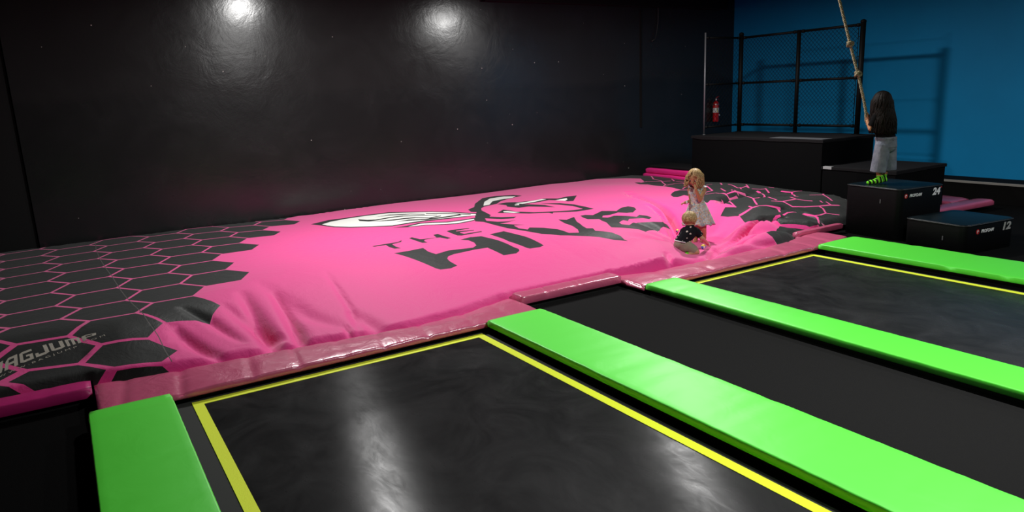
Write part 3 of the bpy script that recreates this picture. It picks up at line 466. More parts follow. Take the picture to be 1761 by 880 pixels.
# block capitals of the maker's mark, strokes in a unit box
GLYPH = {
 'B': [[(0, 0), (.25, 0), (.25, 1), (0, 1)], [(.25, 0), (.9, 0), (.9, .2), (.25, .2)], [(.25, .42), (.85, .42), (.85, .6), (.25, .6)], [(.25, .8), (.85, .8), (.85, 1), (.25, 1)], [(.68, .2), (.92, .2), (.92, .42), (.68, .42)], [(.66, .6), (.88, .6), (.88, .8), (.66, .8)]],
 'A': [[(0, 0), (.25, 0), (.25, .85), (0, .75)], [(.66, 0), (.92, 0), (.92, 1), (.66, 1)], [(.25, .8), (.66, .8), (.66, 1), (.2, 1), (0, .75)], [(.25, .35), (.66, .35), (.66, .54), (.25, .54)]],
 'G': [[(0, .1), (.24, .0), (.24, 1), (0, .9)], [(.24, 0), (.92, 0), (.92, .2), (.24, .2)], [(.24, .8), (.92, .8), (.92, 1), (.24, 1)], [(.68, .2), (.92, .2), (.92, .55), (.68, .55)], [(.45, .42), (.68, .42), (.68, .58), (.45, .58)]],
 'J': [[(.66, 0), (.92, .1), (.92, 1), (.66, 1)], [(0, 0), (.66, 0), (.66, .22), (0, .22)], [(0, .22), (.22, .22), (.22, .4), (0, .4)]],
 'U': [[(0, .1), (.25, 0), (.25, 1), (0, 1)], [(.66, 0), (.92, .1), (.92, 1), (.66, 1)], [(.25, 0), (.66, 0), (.66, .22), (.25, .22)]],
 'M': [[(0, 0), (.2, 0), (.2, 1), (0, 1)], [(.37, 0), (.56, 0), (.56, 1), (.37, 1)], [(.73, 0), (.93, 0), (.93, 1), (.73, 1)], [(.2, .82), (.37, .82), (.37, 1), (.2, 1)], [(.56, .82), (.73, .82), (.73, 1), (.56, 1)]],
 'P': [[(0, 0), (.25, 0), (.25, 1), (0, 1)], [(.25, .36), (.92, .36), (.92, .54), (.25, .54)], [(.25, .8), (.92, .8), (.92, 1), (.25, 1)], [(.68, .54), (.92, .54), (.92, .8), (.68, .8)]],
}
def mark_point(s, t):
    """s from 0 (foot of the A) to 1 (end of the P), t across the letters"""
    k = DATA['MARK']
    def q(a, b, c):
        u = s
        return [(1 - u) * (1 - 2 * u) * a[i] + 4 * u * (1 - u) * b[i] + u * (2 * u - 1) * c[i] for i in (0, 1)]
    a, b = q(*k[:3]), q(*k[3:])
    return (a[0] + (b[0] - a[0]) * t, a[1] + (b[1] - a[1]) * t)
MARK_POLYS = []
for i, ch in enumerate('BAGJUMP'):
    s0 = (i - 1) / 6 + .04
    for poly in GLYPH[ch]:
        MARK_POLYS.append([mark_point(s0 + (x + .16 * (y - .5)) * .155, y) for x, y in poly])

def build_airbag():
    X0, X1, Y1 = -2.4, 9.635, 10.965
    pts = set()
    def grid(xa, xb, ya, yb, d):
        for x in np.arange(xa, xb, d):
            for y in np.arange(ya, yb, d):
                pts.add((round(float(x), 4), round(float(y), 4)))
    grid(X0, -.9, 5.3, Y1, .15)
    grid(-.9, .6, 5.3, 8.2, .08); grid(.6, 2.6, 5.3, 7.2, .03); grid(.6, 2.6, 7.2, 8.2, .08); grid(2.6, 4.4, 5.3, 8.2, .08); grid(-.9, 4.4, 8.2, Y1, .10)
    grid(4.4, 5.2, 5.3, 8.4, .04); grid(5.2, 8.9, 5.36, 8.0, .024); grid(5.2, 8.9, 8.0, 8.4, .04); grid(8.9, X1, 5.3, 8.4, .045); grid(4.4, X1, 8.4, Y1, .09)
    for y in (10.83, 10.86, 10.89, 10.92, 10.945, Y1):
        for x in np.arange(X0, X1 + .01, .12): pts.add((round(float(x), 4), y))
    for x in (9.53, 9.56, 9.58, 9.6, 9.62, X1):
        for y in np.arange(5.4, Y1, .1): pts.add((x, round(float(y), 4)))
    xs = np.arange(X0, X1 + .001, .05)
    yf = bag_front(xs)
    for o in (.012, .03, .055, .09, .13):
        for x, y in zip(xs, yf): pts.add((round(float(x), 4), round(float(y + o), 4)))
    verts = [Vector(p) for p in pts]; edges = []
    def poly(loop, closed=True, step=.09):
        n = len(loop); ids = []
        for k in range(n if closed else n - 1):
            a, b = loop[k], loop[(k + 1) % n]
            L = math.hypot(b[0] - a[0], b[1] - a[1]); m = max(1, int(L / step))
            for q in range(m):
                ids.append(len(verts)); verts.append(Vector((a[0] + (b[0] - a[0]) * q / m, a[1] + (b[1] - a[1]) * q / m)))
        if not closed:
            ids.append(len(verts)); verts.append(Vector(loop[-1]))
        for a, b in zip(ids, ids[1:] + (ids[:1] if closed else [])): edges.append((a, b))
    poly([(float(x), float(y)) for x, y in zip(xs, yf)], False, .2)
    cells = [shrink(c, .0135) for c in DATA['CELLS'] if sum(p[0] for p in c) / 6 > X0 + .1]
    lines = [q for l in DATA['RIGHT_LINES'] for q in seg_quads(l, .025)]
    seams = [q for l in DATA['SEAMS'] for q in seg_quads(l, .007)]
    layers = [(3, seams), (4, MARK_POLYS), (1, DATA['INK']), (2, DATA['WHITE']), (1, DATA['LOGO']), (0, lines), (1, DATA['RIGHT_DARK']), (1, cells)]
    for _, ps in layers:
        for p in ps: poly(p)
    v, e, f, *_ = delaunay_2d_cdt(verts, edges, [], 0, 1e-5, False)
    P = np.array([(q[0], q[1]) for q in v]); F = np.array([list(t) for t in f])
    c = P[F].mean(1)
    keep = (c[:, 1] > bag_front(c[:, 0])) & (c[:, 1] < Y1) & (c[:, 0] > X0) & (c[:, 0] < X1)
    F = F[keep]; c = c[keep]
    idx = np.full(len(c), -1)
    for mi, ps in layers:
        for p in ps:
            xs_ = [q[0] for q in p]; ys_ = [q[1] for q in p]
            s = np.where((idx < 0) & (c[:, 0] > min(xs_)) & (c[:, 0] < max(xs_)) & (c[:, 1] > min(ys_)) & (c[:, 1] < max(ys_)))[0]
            if len(s): idx[s[in_poly(c[s, 0], c[s, 1], p)]] = mi
    idx[idx < 0] = 0
    used = np.unique(F); remap = np.full(len(P), -1); remap[used] = np.arange(len(used))
    P = P[used]; F = remap[F]
    P[:, 1] = np.clip(P[:, 1], bag_front(P[:, 0]), Y1); P[:, 0] = np.clip(P[:, 0], X0, X1)
    z = bag_height(P[:, 0], P[:, 1])
    a = P[F]; ar = (a[:, 1, 0] - a[:, 0, 0]) * (a[:, 2, 1] - a[:, 0, 1]) - (a[:, 1, 1] - a[:, 0, 1]) * (a[:, 2, 0] - a[:, 0, 0])
    ok = np.abs(ar) > 1e-9; F = F[ok]; idx = idx[ok]; ar = ar[ok]
    F[ar < 0] = F[ar < 0][:, ::-1]
    me = bpy.data.meshes.new('airbag')
    me.from_pydata(np.column_stack([P, z]).tolist(), [], F.tolist())
    me.polygons.foreach_set('material_index', idx.astype(np.int32))
    o = link('airbag', me, [M['bag_pink'], M['bag_dark'], M['bag_white'], M['bag_seam'], M['bag_letters']], None, True)
    h = .008
    nx = -(bag_height(P[:, 0] + h, P[:, 1]) - bag_height(P[:, 0] - h, P[:, 1])) / (2 * h)
    ny = -(bag_height(P[:, 0], P[:, 1] + h) - bag_height(P[:, 0], P[:, 1] - h)) / (2 * h)
    N = np.column_stack([nx, ny, np.ones(len(P))]); N /= np.linalg.norm(N, axis=1)[:, None]
    me.normals_split_custom_set_from_vertices(N.tolist())
    return o
airbag = tag(build_airbag(), 'huge hot pink airbag with charcoal honeycomb edges and a bee logo', 'airbag')
# the small web address under the mark, lying on the cloth
bm, w, h = text_bm('WWW.BAGJUMP.COM', 1.0, spacing=1.55, depth=0)
k = DATA['WEB']
for q in bm.verts:
    s, t = q.co.x / w, q.co.y / h
    u = -.02 + 1.02 * s
    b = [(1 - u) * (1 - 2 * u) * k[0][i] + 4 * u * (1 - u) * k[1][i] + u * (2 * u - 1) * k[2][i] for i in (0, 1)]
    x, y = b[0] - .0065 * t, b[1] + .024 * t
    q.co = (x, y, float(bag_height(x, y)) + .0015 + q.co.z)
obj('lettering', bm, M['bag_letters'], airbag)

# ------------------------------------------------------------------ pads
def pad(name, label, cat, group, base, cush, mat, rail=None):
    t = empty(name, base, label, cat, group)
    sub('cushion', cush, mat, t, True)
    if rail: sub('rail', rail, M['rail'], t)
    return t
GP = 'pink edge pads along the airbag'
def back(x): return float(bag_front(x)) - .006
pad('edge_pad', 'long shiny pink pad between the first two green strips', 'pad', GP, (1.67, 5.3, -.012),
    cushion('x', -.045, 3.39, lambda x: (5.065, back(min(max(x, -.04), 3.385))), .030, .083, 150, 14, .018, .0055, (4, 7), 1., [(.12, .03, .008), (.48, .03, .012), (.95, .03, .008), (1.28, .025, .010), (1.62, .03, .006), (1.95, .02, .007), (2.32, .03, .010), (2.75, .03, .006), (3.1, .05, .006)]),
    M['pad_pink'], box(.41, 2.82, 5.118, 5.34, -.012, .031))
pad('edge_pad', 'long shiny pink pad in front of the two children in the hollow', 'pad', GP, (6.3, 5.25, -.012),
    cushion('x', 4.61, 8.02, lambda x: (5.065 + .08 * max(0, (x - 7.4) / .6), min(back(x), 5.555)), .030, .085, 150, 14, .018, .0065, (3.2, 8), 5., [(5.05, .05, .006), (5.6, .04, .008), (6.1, .03, .006), (6.75, .04, .010), (7.25, .03, .010), (7.62, .04, .014)]),
    M['pad_pink'], box(5.02, 7.30, 5.128, 5.36, -.012, .031))
pad('edge_pad', 'set-back pink pad at the head of the charcoal mat', 'pad', GP, (4.0, 5.46, -.012),
    cushion('x', 3.40, 4.60, lambda x: (5.375, 5.564), .050, .128, 60, 6, .016, .004, (6, 8), 9., [(3.72, .012, .010), (4.05, .02, .005), (4.12, .012, .006)]),
    M['pad_pink'], box(3.41, 4.59, 5.42, 5.56, -.012, .05))
pad('edge_pad', 'magenta pad at the far left before the airbag corner', 'pad', GP, (-1.2, 5.58, -.012),
    cushion('x', -2.4, -.062, lambda x: (5.50, 5.684), .030, .112, 60, 6, .016, .003, (4, 6), 12., [(-.32, .02, .004)]),
    M['pad_magenta'], box(-2.38, -.08, 5.54, 5.66, -.012, .03))
pad('edge_pad', 'short pink pad end tucked behind the taller foam box corner', 'pad', GP, (8.15, 5.6, -.012),
    cushion('x', 7.63, 8.575, lambda x: (5.575, 5.655), .05, .118, 24, 4, .012, .002, (6, 6), 3.), M['pad_pink'], None)
pad('edge_pad', 'dusky pink pad crossing behind the shorter foam box', 'pad', GP, (10.5, 5.3, -.012),
    cushion('x', 9.50, 11.62, lambda x: (5.27 - .075 * (x - 9.9), 5.52 - .075 * (x - 9.9)), .045, .135, 60, 6, .03, .004, (5, 6), 21.),
    M['pad_pink'], box(9.6, 11.4, 5.27, 5.36, -.012, .05))
pad('edge_pad', 'dusky pink pad running back toward the ledge beside the low platform', 'pad', GP, (11.45, 6.0, -.012),
    cushion('y', 5.50, 8.9, lambda y: (11.05, 11.62), .045, .125, 60, 8, .03, .004, (5, 6), 31.), M['pad_pink'], box(11.1, 11.55, 5.55, 8.85, -.012, .046))
pad('edge_pad', 'upper of two hot pink pads stacked at the back corner', 'pad', 'hot pink pads at the back corner', (9.98, 10.0, .31),
    cushion('y', 9.40, 10.56, lambda y: (9.66, 10.30), .355, .445, 30, 8, .02, .005, (4, 5), 41.), M['pad_hot'])
pad('edge_pad', 'lower of two hot pink pads stacked at the back corner', 'pad', 'hot pink pads at the back corner', (9.98, 10.0, .2),
    cushion('y', 9.40, 10.60, lambda y: (9.62, 10.30), .243, .342, 30, 8, .02, .006, (4, 5), 44.), M['pad_hot'])
tag(obj('foam_block', box(9.64, 10.30, 9.40, 10.9, -.012, .240, .01), M['black_cloth']), 'black foam block under the stacked hot pink pads', 'block')
tag(obj('floor_pad', box(9.72, 10.28, 9.42, 10.5, .455, .50, .015), M['black_cloth_top']), 'thin charcoal pad on top of the stacked hot pink pads', 'pad')

GG = 'lime green pads between the trampolines'
def green(label, x0, x1, yend, seed, notch, rail=(.06, .06)):
    return pad('strip_pad', label, 'pad', GG, ((x0 + x1) / 2, 3.0, -.012),
        cushion('y', yend, 5.052, lambda y: (x0, x1), .048, .106, 130, 12, .010, .0022, (9, 2.2), seed, notch),
        M['pad_green'], box(x0 + rail[0], x1 - rail[1], yend + .02, 5.0, -.012, .051))
green('lime green pad at far left of the first trampoline', -.10, .385, .2, 2., [(4.92, .04, .006), (4.1, .03, .004), (3.55, .025, .005), (3.2, .03, .004)])
green('longest bright green pad between first trampoline and charcoal mat', 2.835, 3.385, .2, 7., [(3.55, .05, .003), (2.6, .05, .002)], (.07, .02))
green('bright green pad between charcoal mat and second trampoline', 4.62, 5.02, .6, 15., [(4.7, .03, .003)], (.02, .06))
green('lime green pad in front of the black foam boxes', 7.30, 7.98, .6, 22., [(4.3, .05, .004), (3.6, .05, .005), (3.1, .04, .005)])

# ------------------------------------------------------------------ trampolines and mat
def trampoline(label, x0, x1, y0, y1, wid):
    t = empty('trampoline', ((x0 + x1) / 2, (y0 + y1) / 2, -.012), label, 'trampoline', 'trampolines set in the floor')
    sub('bed', box(x0 + wid - .002, x1 - wid + .002, y0, y1 - wid + .002, -.010, .0), M['bed'], t)
    bm = bmesh.new()
    out = [(x0, y0), (x0, y1), (x1, y1), (x1, y0)]; inn = [(x0 + wid, y0), (x0 + wid, y1 - wid), (x1 - wid, y1 - wid), (x1 - wid, y0)]
    lo = [[bm.verts.new((x, y, z)) for x, y in l] for z in (-.010, .0025) for l in (out, inn)]
    for k in range(3):
        bm.faces.new((lo[2][k], lo[2][k + 1], lo[3][k + 1], lo[3][k])); bm.faces.new((lo[0][k], lo[0][k + 1], lo[2][k + 1], lo[2][k])); bm.faces.new((lo[1][k], lo[1][k + 1], lo[3][k + 1], lo[3][k]))
        bm.faces.new((lo[0][k], lo[0][k + 1], lo[1][k + 1], lo[1][k]))
    sub('border_stripe', bm, M['yellow_line'], t)
    bm = bmesh.new()
    add_box(bm, x0 - .10, x0 - .001, y0, y1 + .04, -.011, -.002); add_box(bm, x1 + .001, x1 + .04, y0, y1 + .04, -.011, -.002); add_box(bm, x0 - .001, x1 + .001, y1 + .001, y1 + .04, -.011, -.002)
    sub('edge_webbing', bm, M['webbing'], t)
    return t
trampoline('nearest trampoline bed with scuffed sheen and yellow border', .50, 2.775, .2, 5.045, .068)
trampoline('second trampoline bed with yellow border before the foam boxes', 5.16, 7.20, .6, 5.055, .062)
tag(obj('floor_mat', box(3.40, 4.61, .3, 5.46, -.011, .004, .003), M['mat_carpet']), 'charcoal roll mat lane between two bright green pads', 'mat')

# ------------------------------------------------------------------ foam boxes
def on_face(bm, ox, oy, rot, u, z, tilt=PI / 2):
    """stand lettering (built in xy) on an upright face that starts at (ox, oy) and runs along rot"""
    bm.transform(Matrix.Translation((ox, oy, 0)) @ Matrix.Rotation(rot, 4, 'Z') @ Matrix.Translation((u, -.0008, z)) @ Matrix.Rotation(tilt, 4, 'X'))
    return bm
def foam_box(label, ox, oy, sx, sy, h, num, numcol, rot=math.radians(-7)):
    t = empty('foam_box', (ox, oy, -.012), label, 'box', 'foam jump boxes')
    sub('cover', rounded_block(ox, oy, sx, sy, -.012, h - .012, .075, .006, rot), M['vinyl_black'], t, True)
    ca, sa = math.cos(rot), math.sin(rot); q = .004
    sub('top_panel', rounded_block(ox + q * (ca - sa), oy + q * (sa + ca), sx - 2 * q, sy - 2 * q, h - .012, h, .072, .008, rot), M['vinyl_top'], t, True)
    # seam piping round the top edge
    pts = []
    for (x, y, a0) in ((sx - .075, sy - .075, 0), (.075, sy - .075, PI / 2), (.075, .075, PI), (sx - .075, .075, 1.5 * PI)):
        for k in range(9):
            a = a0 + PI / 2 * k / 8
            px, py = x + .078 * math.cos(a), y + .078 * math.sin(a)
            pts.append((ox + px * ca - py * sa, oy + px * sa + py * ca, h - .012))
    bm = bmesh.new(); add_tube(bm, pts + pts[:1], .005, 6, False); sub('piping', bm, M['rubber'], t, True)
    # round badge with its white hook, the word and the number
    s = 1.0
    bm = bmesh.new(); add_lathe(bm, [(.001, -.0008), (.029, -.0008), (.029, .0008), (.001, .0008)], (0, 0, 0), 28)
    b = sub('badge', on_face(bm, ox, oy, rot, .10 + (.0 if h > .5 else .125), h - .092), M['red_ink'], t); b['label'] = 'round red badge with a white hook'
    bm = bmesh.new()
    arc = [(.011 * math.cos(a), .011 * math.sin(a), 0) for a in np.linspace(.3, 3.6, 12)]
    add_tube(bm, arc + [(-.004, -.016, 0)], [.0035 + .003 * (i < 7) for i in range(13)], 6)
    bm.transform(Matrix.Diagonal((1, 1, .25, 1)) )
    bm.transform(Matrix.Translation((0, 0, .0012)))
    sub('badge_mark', on_face(bm, ox, oy, rot, .10 + (.0 if h > .5 else .125), h - .092), M['white_ink'], b)
    bm, w, hh = text_bm('PROFOAM', .052, shear=.25, offset=.0013)
    wt = .225
    bm.transform(Matrix.Diagonal((wt / w, 1, 1, 1)))
    sub('lettering', on_face(bm, ox, oy, rot, .165 + (.12 if h < .5 else .0), h - .112), M['white_ink'], t)
    bm, w, hh = text_bm(num, .135, shear=.16, offset=.0055, spacing=.98)
    bm.transform(Matrix.Diagonal((.145 / w, .092 / hh, 1, 1)))
    sub('number', on_face(bm, ox, oy, rot, sx - .225, h - .125), M[numcol], t)
    bm = bmesh.new(); add_lathe(bm, [(.001, -.0006), (.010, -.0006), (.010, .0006), (.001, .0006)], (0, 0, 0), 14)
    sub('red_dot', on_face(bm, ox, oy, rot, sx - .066, h - .035), M['red_ink'], t) if h > .5 else bm.free()
    # zip pull on the long side
    bm = box(-.004, .001, sy * .33, sy * .33 + .012, h - .20, h - .15, .0015)
    bm.transform(Matrix.Translation((ox, oy, 0)) @ Matrix.Rotation(rot, 4, 'Z'))
    sub('zip_pull', bm, M['tape'], t)
    return t
foam_box('taller black foam box marked 24 under the standing child', 8.54, 4.83, .81, .80, .632, '24', 'white_ink')
foam_box('shorter black foam box marked 12 in front of the taller one', 8.33, 3.96, .90, .735, .325, '12', 'grey_ink')

# ------------------------------------------------------------------ climbing platforms
def platform(label, x0, x1, y0, y1, h, taped, overhang):
    t = empty('platform', ((x0 + x1) / 2, (y0 + y1) / 2, -.012), label, 'platform', 'black climbing platforms')
    sub('body', box(x0, x1, y0, y1, -.012, h - .03, .008), M['black_cloth'], t)
    # the carpet cover folds over the edge, its hem sagging unevenly
    bm = bmesh.new(); n = 40; rings = []
    def ring(z, e, f=None):
        out = []
        for k in range(4 * n):
            s, u = divmod(k, n); u /= n
            x, y = ((x0 - e + (x1 - x0 + 2 * e) * u, y0 - e), (x1 + e, y0 - e + (y1 - y0 + 2 * e) * u), (x1 + e - (x1 - x0 + 2 * e) * u, y1 + e), (x0 - e, y1 + e - (y1 - y0 + 2 * e) * u))[s]
            out.append(bm.verts.new((x, y, z + (f(x, y) if f else 0))))
        return out
    hem = lambda x, y: -overhang * (.6 + .8 * wob(x * 1.3, y * 1.3, 3) + .3 * wob(x * 5, y * 5, 8))
    rings = [ring(h - .030, .001), ring(h - .034, .013, hem), ring(h - .012, .014), ring(h - .002, .008), ring(h, -.004)]
    for a, b in zip(rings, rings[1:]):
        for k in range(4 * n): bm.faces.new((a[k], a[(k + 1) % (4 * n)], b[(k + 1) % (4 * n)], b[k]))
    bm.faces.new(rings[-1])
    c = sub('top_cover', bm, M['black_cloth_top'], t)
    bm = bmesh.new()
    for a in taped: add_box(bm, *a, bev=.001)
    q = sub('tape_patch', bm, M['tape'] if h > 1 else M['tape_light'], t); q['label'] = 'grey tape patch'
    return t
platform('tall black platform carrying the chain link fence', 9.66, 10.97, 6.70, 9.33, 1.10, [(9.66, 9.93, 6.72, 7.66, 1.0995, 1.1025)], .03)
platform('lower black platform stepping down behind the standing child', 9.66, 10.93, 5.55, 6.68, .706, [(9.643, 9.70, 6.52, 6.66, .7055, .708), (9.642, 9.645, 6.52, 6.66, .668, .708)], .02)

# ------------------------------------------------------------------ chain link fence
fence = empty('chain_link_fence', (10.75, 8.0, 1.10), 'black chain link fence standing on the tall platform', 'fence')
FX, FY0, FY1 = 10.75, 6.86, 9.21
def post(x, y, z0, z1, r, mat='steel_black', cap=True):
    bm = bmesh.new(); add_tube(bm, [(x, y, z0), (x, y, z1)], r, 14)
    if cap: add_lathe(bm, [(r * 1.12, -.012), (r * 1.12, .004), (r * .9, .02), (r * .4, .032), (.002, .035)], (x, y, z1), 14)
    add_lathe(bm, [(r * 1.9, 0), (r * 1.9, .006), (r * 1.05, .012)], (x, y, z0), 14)
    return sub('post', bm, M[mat], fence, True)
post(FX, FY0, 1.101, 2.82, .040); post(FX, 8.0, 1.101, 2.80, .034, cap=False); post(FX, FY1, 1.101, 2.84, .040)
p = post(9.83, FY1, 1.101, 2.86, .014, 'galv', False); p['label'] = 'thin grey end post'
def rail(a, b, r=.021):
    bm = bmesh.new(); add_tube(bm, [a, b], r, 10)
    for q, d in ((a, 1), (b, -1)):
        v = (Vector(b) - Vector(a)).normalized()
        add_tube(bm, [Vector(q) + v * .03 * d, Vector(q) + v * .07 * d], r * 1.35, 10)
    return sub('rail', bm, M['steel_black'], fence, True)
for z in (2.775, 1.98, 1.235):
    rail((FX, FY0 + .03, z), (FX, 7.97, z)); rail((FX, 8.03, z), (FX, FY1 - .03, z)); rail((9.845, FY1, z), (FX - .03, FY1, z), .017)
def mesh_wires(length, z0, z1, place, d=.050, r=.0030):
    """woven diamonds: two families of slanted wires, clipped to the panel"""
    bm = bmesh.new(); H = z1 - z0
    for s in (1, -1):
        c = -H
        while c < length + H:
            a, b = (c, 0.), (c + H, H)
            lo, hi = max(0, a[0]), min(length, b[0])
            if hi - lo > .01:
                p0, p1 = (lo, lo - c), (hi, hi - c)
                if s < 0: p0, p1 = (p0[0], H - p0[1]), (p1[0], H - p1[1])
                add_tube(bm, [place(p0[0], z0 + p0[1], .0018 * s), place(p1[0], z0 + p1[1], .0018 * s)], r, 4, False)
            c += d * 1.414
    return bm
for ya, yb in ((FY0 + .06, 7.965), (8.035, FY1 - .045)):
    sub('wire_mesh', mesh_wires(yb - ya, 1.245, 2.77, lambda u, z, o: (FX - .02 + o, ya + u, z)), M['steel_black'], fence)
sub('wire_mesh', mesh_wires(.87, 1.245, 2.77, lambda u, z, o: (9.85 + u, FY1 - .01 + o, z), .06), M['steel_black'], fence)
bm = bmesh.new(); add_tube(bm, [(FX - .02, FY0 + .058, 1.22), (FX - .02, FY0 + .058, 2.80)], .006, 6)
for z in np.linspace(1.4, 2.6, 5): add_tube(bm, [(FX - .02, FY0 + .058, z), (FX, FY0 + .02, z)], .007, 6)
sub('tension_bar', bm, M['steel_black'], fence, True)

# ------------------------------------------------------------------ fire extinguisher on the black wall
EX, EY = 12.0, WALL_Y - .085
t = empty('fire_extinguisher', (EX, EY, 1.20), 'red fire extinguisher hung on the black wall behind the fence', 'fire extinguisher')
bm = bmesh.new(); add_lathe(bm, [(.05, 0), (.062, .006), (.064, .02), (.064, .36), (.058, .395), (.04, .42), (.022, .432), (.02, .44)], (EX, EY, 1.20), 28); sub('cylinder', bm, M['red_paint'], t, True)
bm = bmesh.new(); add_lathe(bm, [(.0645, 0), (.0652, .002), (.0652, .098), (.0645, .1)], (EX, EY, 1.395), 28); lab = sub('label_band', bm, M['label_white'], t, True); lab['label'] = 'white printed label'
for a0, w, mt in ((-2.0, .25, 'label_yellow'), (-1.45, .3, 'label_blue')):
    bm = bmesh.new(); vs = [[bm.verts.new((EX + .0658 * math.cos(a0 + w * k / 4), EY + .0658 * math.sin(a0 + w * k / 4), z)) for k in range(5)] for z in (1.405, 1.485)]
    for k in range(4): bm.faces.new((vs[0][k], vs[0][k + 1], vs[1][k + 1], vs[1][k]))
    sub('label_print', bm, M[mt], lab, True)
bm = bmesh.new(); add_box(bm, EX + .030, EX + .058, EY - .062, EY - .050, 1.325, 1.358, .002); s_ = sub('inspection_tag', bm, M['label_white'], t); s_['label'] = 'small white inspection tag'
bm = bmesh.new(); add_lathe(bm, [(.019, 0), (.019, .03), (.012, .045), (.012, .06)], (EX, EY, 1.635), 16); sub('valve', bm, M['chrome'], t, True)
bm = bmesh.new(); add_tube(bm, [(EX - .012, EY, 1.685), (EX + .03, EY - .004, 1.715), (EX + .075, EY - .01, 1.735)], .007, 8); add_tube(bm, [(EX, EY, 1.675), (EX + .04, EY, 1.672), (EX + .08, EY - .01, 1.665)], .006, 8); sub('handle', bm, M['red_paint'], t, True)
bm = bmesh.new(); add_tube(bm, [(EX + .01, EY, 1.65), (EX + .05, EY, 1.655), (EX + .085, EY, 1.60), (EX + .09, EY, 1.5), (EX + .078, EY, 1.4)], [.008] * 4 + [.012], 8); sub('hose', bm, M['rubber'], t, True)
bm = bmesh.new(); add_box(bm, EX - .02, EX + .02, EY + .062, WALL_Y - .001, 1.5, 1.6); add_lathe(bm, [(.066, 0), (.067, .002), (.067, .014), (.066, .016)], (EX, EY, 1.56), 28); sub('bracket', bm, M['chrome'], t, True)

# loose cable on the black wall
tag(obj('wall_cable', tube([(10.38, 10.975, 4.3), (10.38, 10.975, 3.85), (10.385, 10.97, 3.42), (10.37, 10.965, 3.22), (10.33, 10.96, 3.02), (10.28, 10.955, 2.9), (10.20, 10.96, 2.86)], .013, 8), M['rubber'], None, True), 'black cable hanging loose on the black wall', 'cable')
# ------------------------------------------------------------------ camera geometry (photo frame 1761 x 880)
FOC, YAW, PITCH, ROLL = 1232.27, .5521276, .2208702, .0438348
def camera_axes():
    cy, sy, cp, sp = math.cos(YAW), math.sin(YAW), math.cos(PITCH), math.sin(PITCH)
    fwd = Vector((sy * cp, cy * cp, -sp)); right = Vector((cy, -sy, 0)); down = fwd.cross(right)
    cr, sr = math.cos(ROLL), math.sin(ROLL)
    return cr * right + sr * down, -sr * right + cr * down, fwd
C_RIGHT, C_DOWN, C_FWD = camera_axes()
EYE = Vector((0, 0, CAM_H))
def sight(px, py):
    return C_RIGHT * ((px - 880.5) / FOC) + C_DOWN * ((py - 440) / FOC) + C_FWD

# ------------------------------------------------------------------ people
class Stand:
    """measures points of a figure on the upright plane it stands in, dy metres behind (+) or before (-) it"""
    def __init__(s, px, py, z):
        d = sight(px, py); s.p = EYE + d * ((z - CAM_H) / d.z)
        s.f = Vector((s.p.x, s.p.y, 0)).normalized(); s.r = Vector((s.f.y, -s.f.x, 0)); s.u = Vector((0, 0, 1))
    def __call__(s, px, py, dy=0.):
        d = sight(px, py); k = (s.p.dot(s.f) + dy) / d.dot(s.f)
        return EYE + d * k
    def dir(s, x, y, z): return (s.r * x + s.f * y + s.u * z).normalized()
    def off(s, x, y, z): return s.r * x + s.f * y + s.u * z

def ground(px, py):
    """where the line of sight meets the bag"""
    d = sight(px, py); t = np.linspace((.6 - CAM_H) / d.z, (.01 - CAM_H) / d.z, 3000)
    h = bag_height(d.x * t, d.y * t); k = int(np.argmax(CAM_H + d.z * t <= h))
    return EYE + d * float(t[k])

def remesh(name, bm, voxel, mat, parent, smooth_it=3):
    """melt the shapes of a bmesh into one continuous skin"""
    bmesh.ops.recalc_face_normals(bm, faces=bm.faces)
    me = bpy.data.meshes.new(name); bm.to_mesh(me); bm.free()
    t = bpy.data.objects.new('t', me); COL.objects.link(t)
    m = t.modifiers.new('r', 'REMESH'); m.mode = 'VOXEL'; m.voxel_size = voxel
    s = t.modifiers.new('s', 'SMOOTH'); s.factor = .5; s.iterations = smooth_it
    bpy.context.view_layer.update()
    out = bpy.data.meshes.new_from_object(t.evaluated_get(bpy.context.evaluated_depsgraph_get()))
    bpy.data.objects.remove(t); bpy.data.meshes.remove(me)
    out.materials.clear(); out.name = name
    return link(name, out, mat, parent, True)

def hand(bm, wrist, fwd, palm, size=.085, curl=25, thumb_side=1, spread=5, fingers=(1, 1, 1, 1)):
    """palm, four unequal fingers bent at two knuckles, and a thumb from the side of the palm"""
    f = Vector(fwd).normalized(); n = (Vector(palm) - f * Vector(palm).dot(f)).normalized(); s = f.cross(n).normalized()
    w = Vector(wrist); k = size / .085
    pl = .042 * k
    for q in (-.012, 0., .012): add_cap(bm, w + s * q * k * .7, w + f * pl + s * q * k, .0085 * k, .0085 * k, 8)
    for i, (q, L) in enumerate(zip((-.0155, -.005, .0055, .015), (.032, .037, .035, .027))):
        a = math.radians(spread) * (i - 1.5) * -1
        d = (f * math.cos(a) - s * math.sin(a)).normalized()
        p = w + f * pl + s * q * k
        c = curl * fingers[i]
        for j, (fr, rr) in enumerate(((.45, .0056), (.32, .0050), (.25, .0044))):
            ang = math.radians(c * (j * .9 + .5))
            dd = (d * math.cos(ang) + n * math.sin(ang)).normalized()
            e = p + dd * L * fr * k
            add_cap(bm, p, e, rr * k, rr * .9 * k, 8); p = e
    sd = s * thumb_side
    p = w + f * .010 * k + sd * .014 * k
    for j, (L, rr) in enumerate(((.020, .0068), (.016, .0058), (.013, .0050))):
        d = (sd * (.75 - .25 * j) + f * (.6 + .2 * j) + n * (.25 + .25 * j * (curl / 40))).normalized()
        e = p + d * L * k; add_cap(bm, p, e, rr * k, rr * .9 * k, 8); p = e

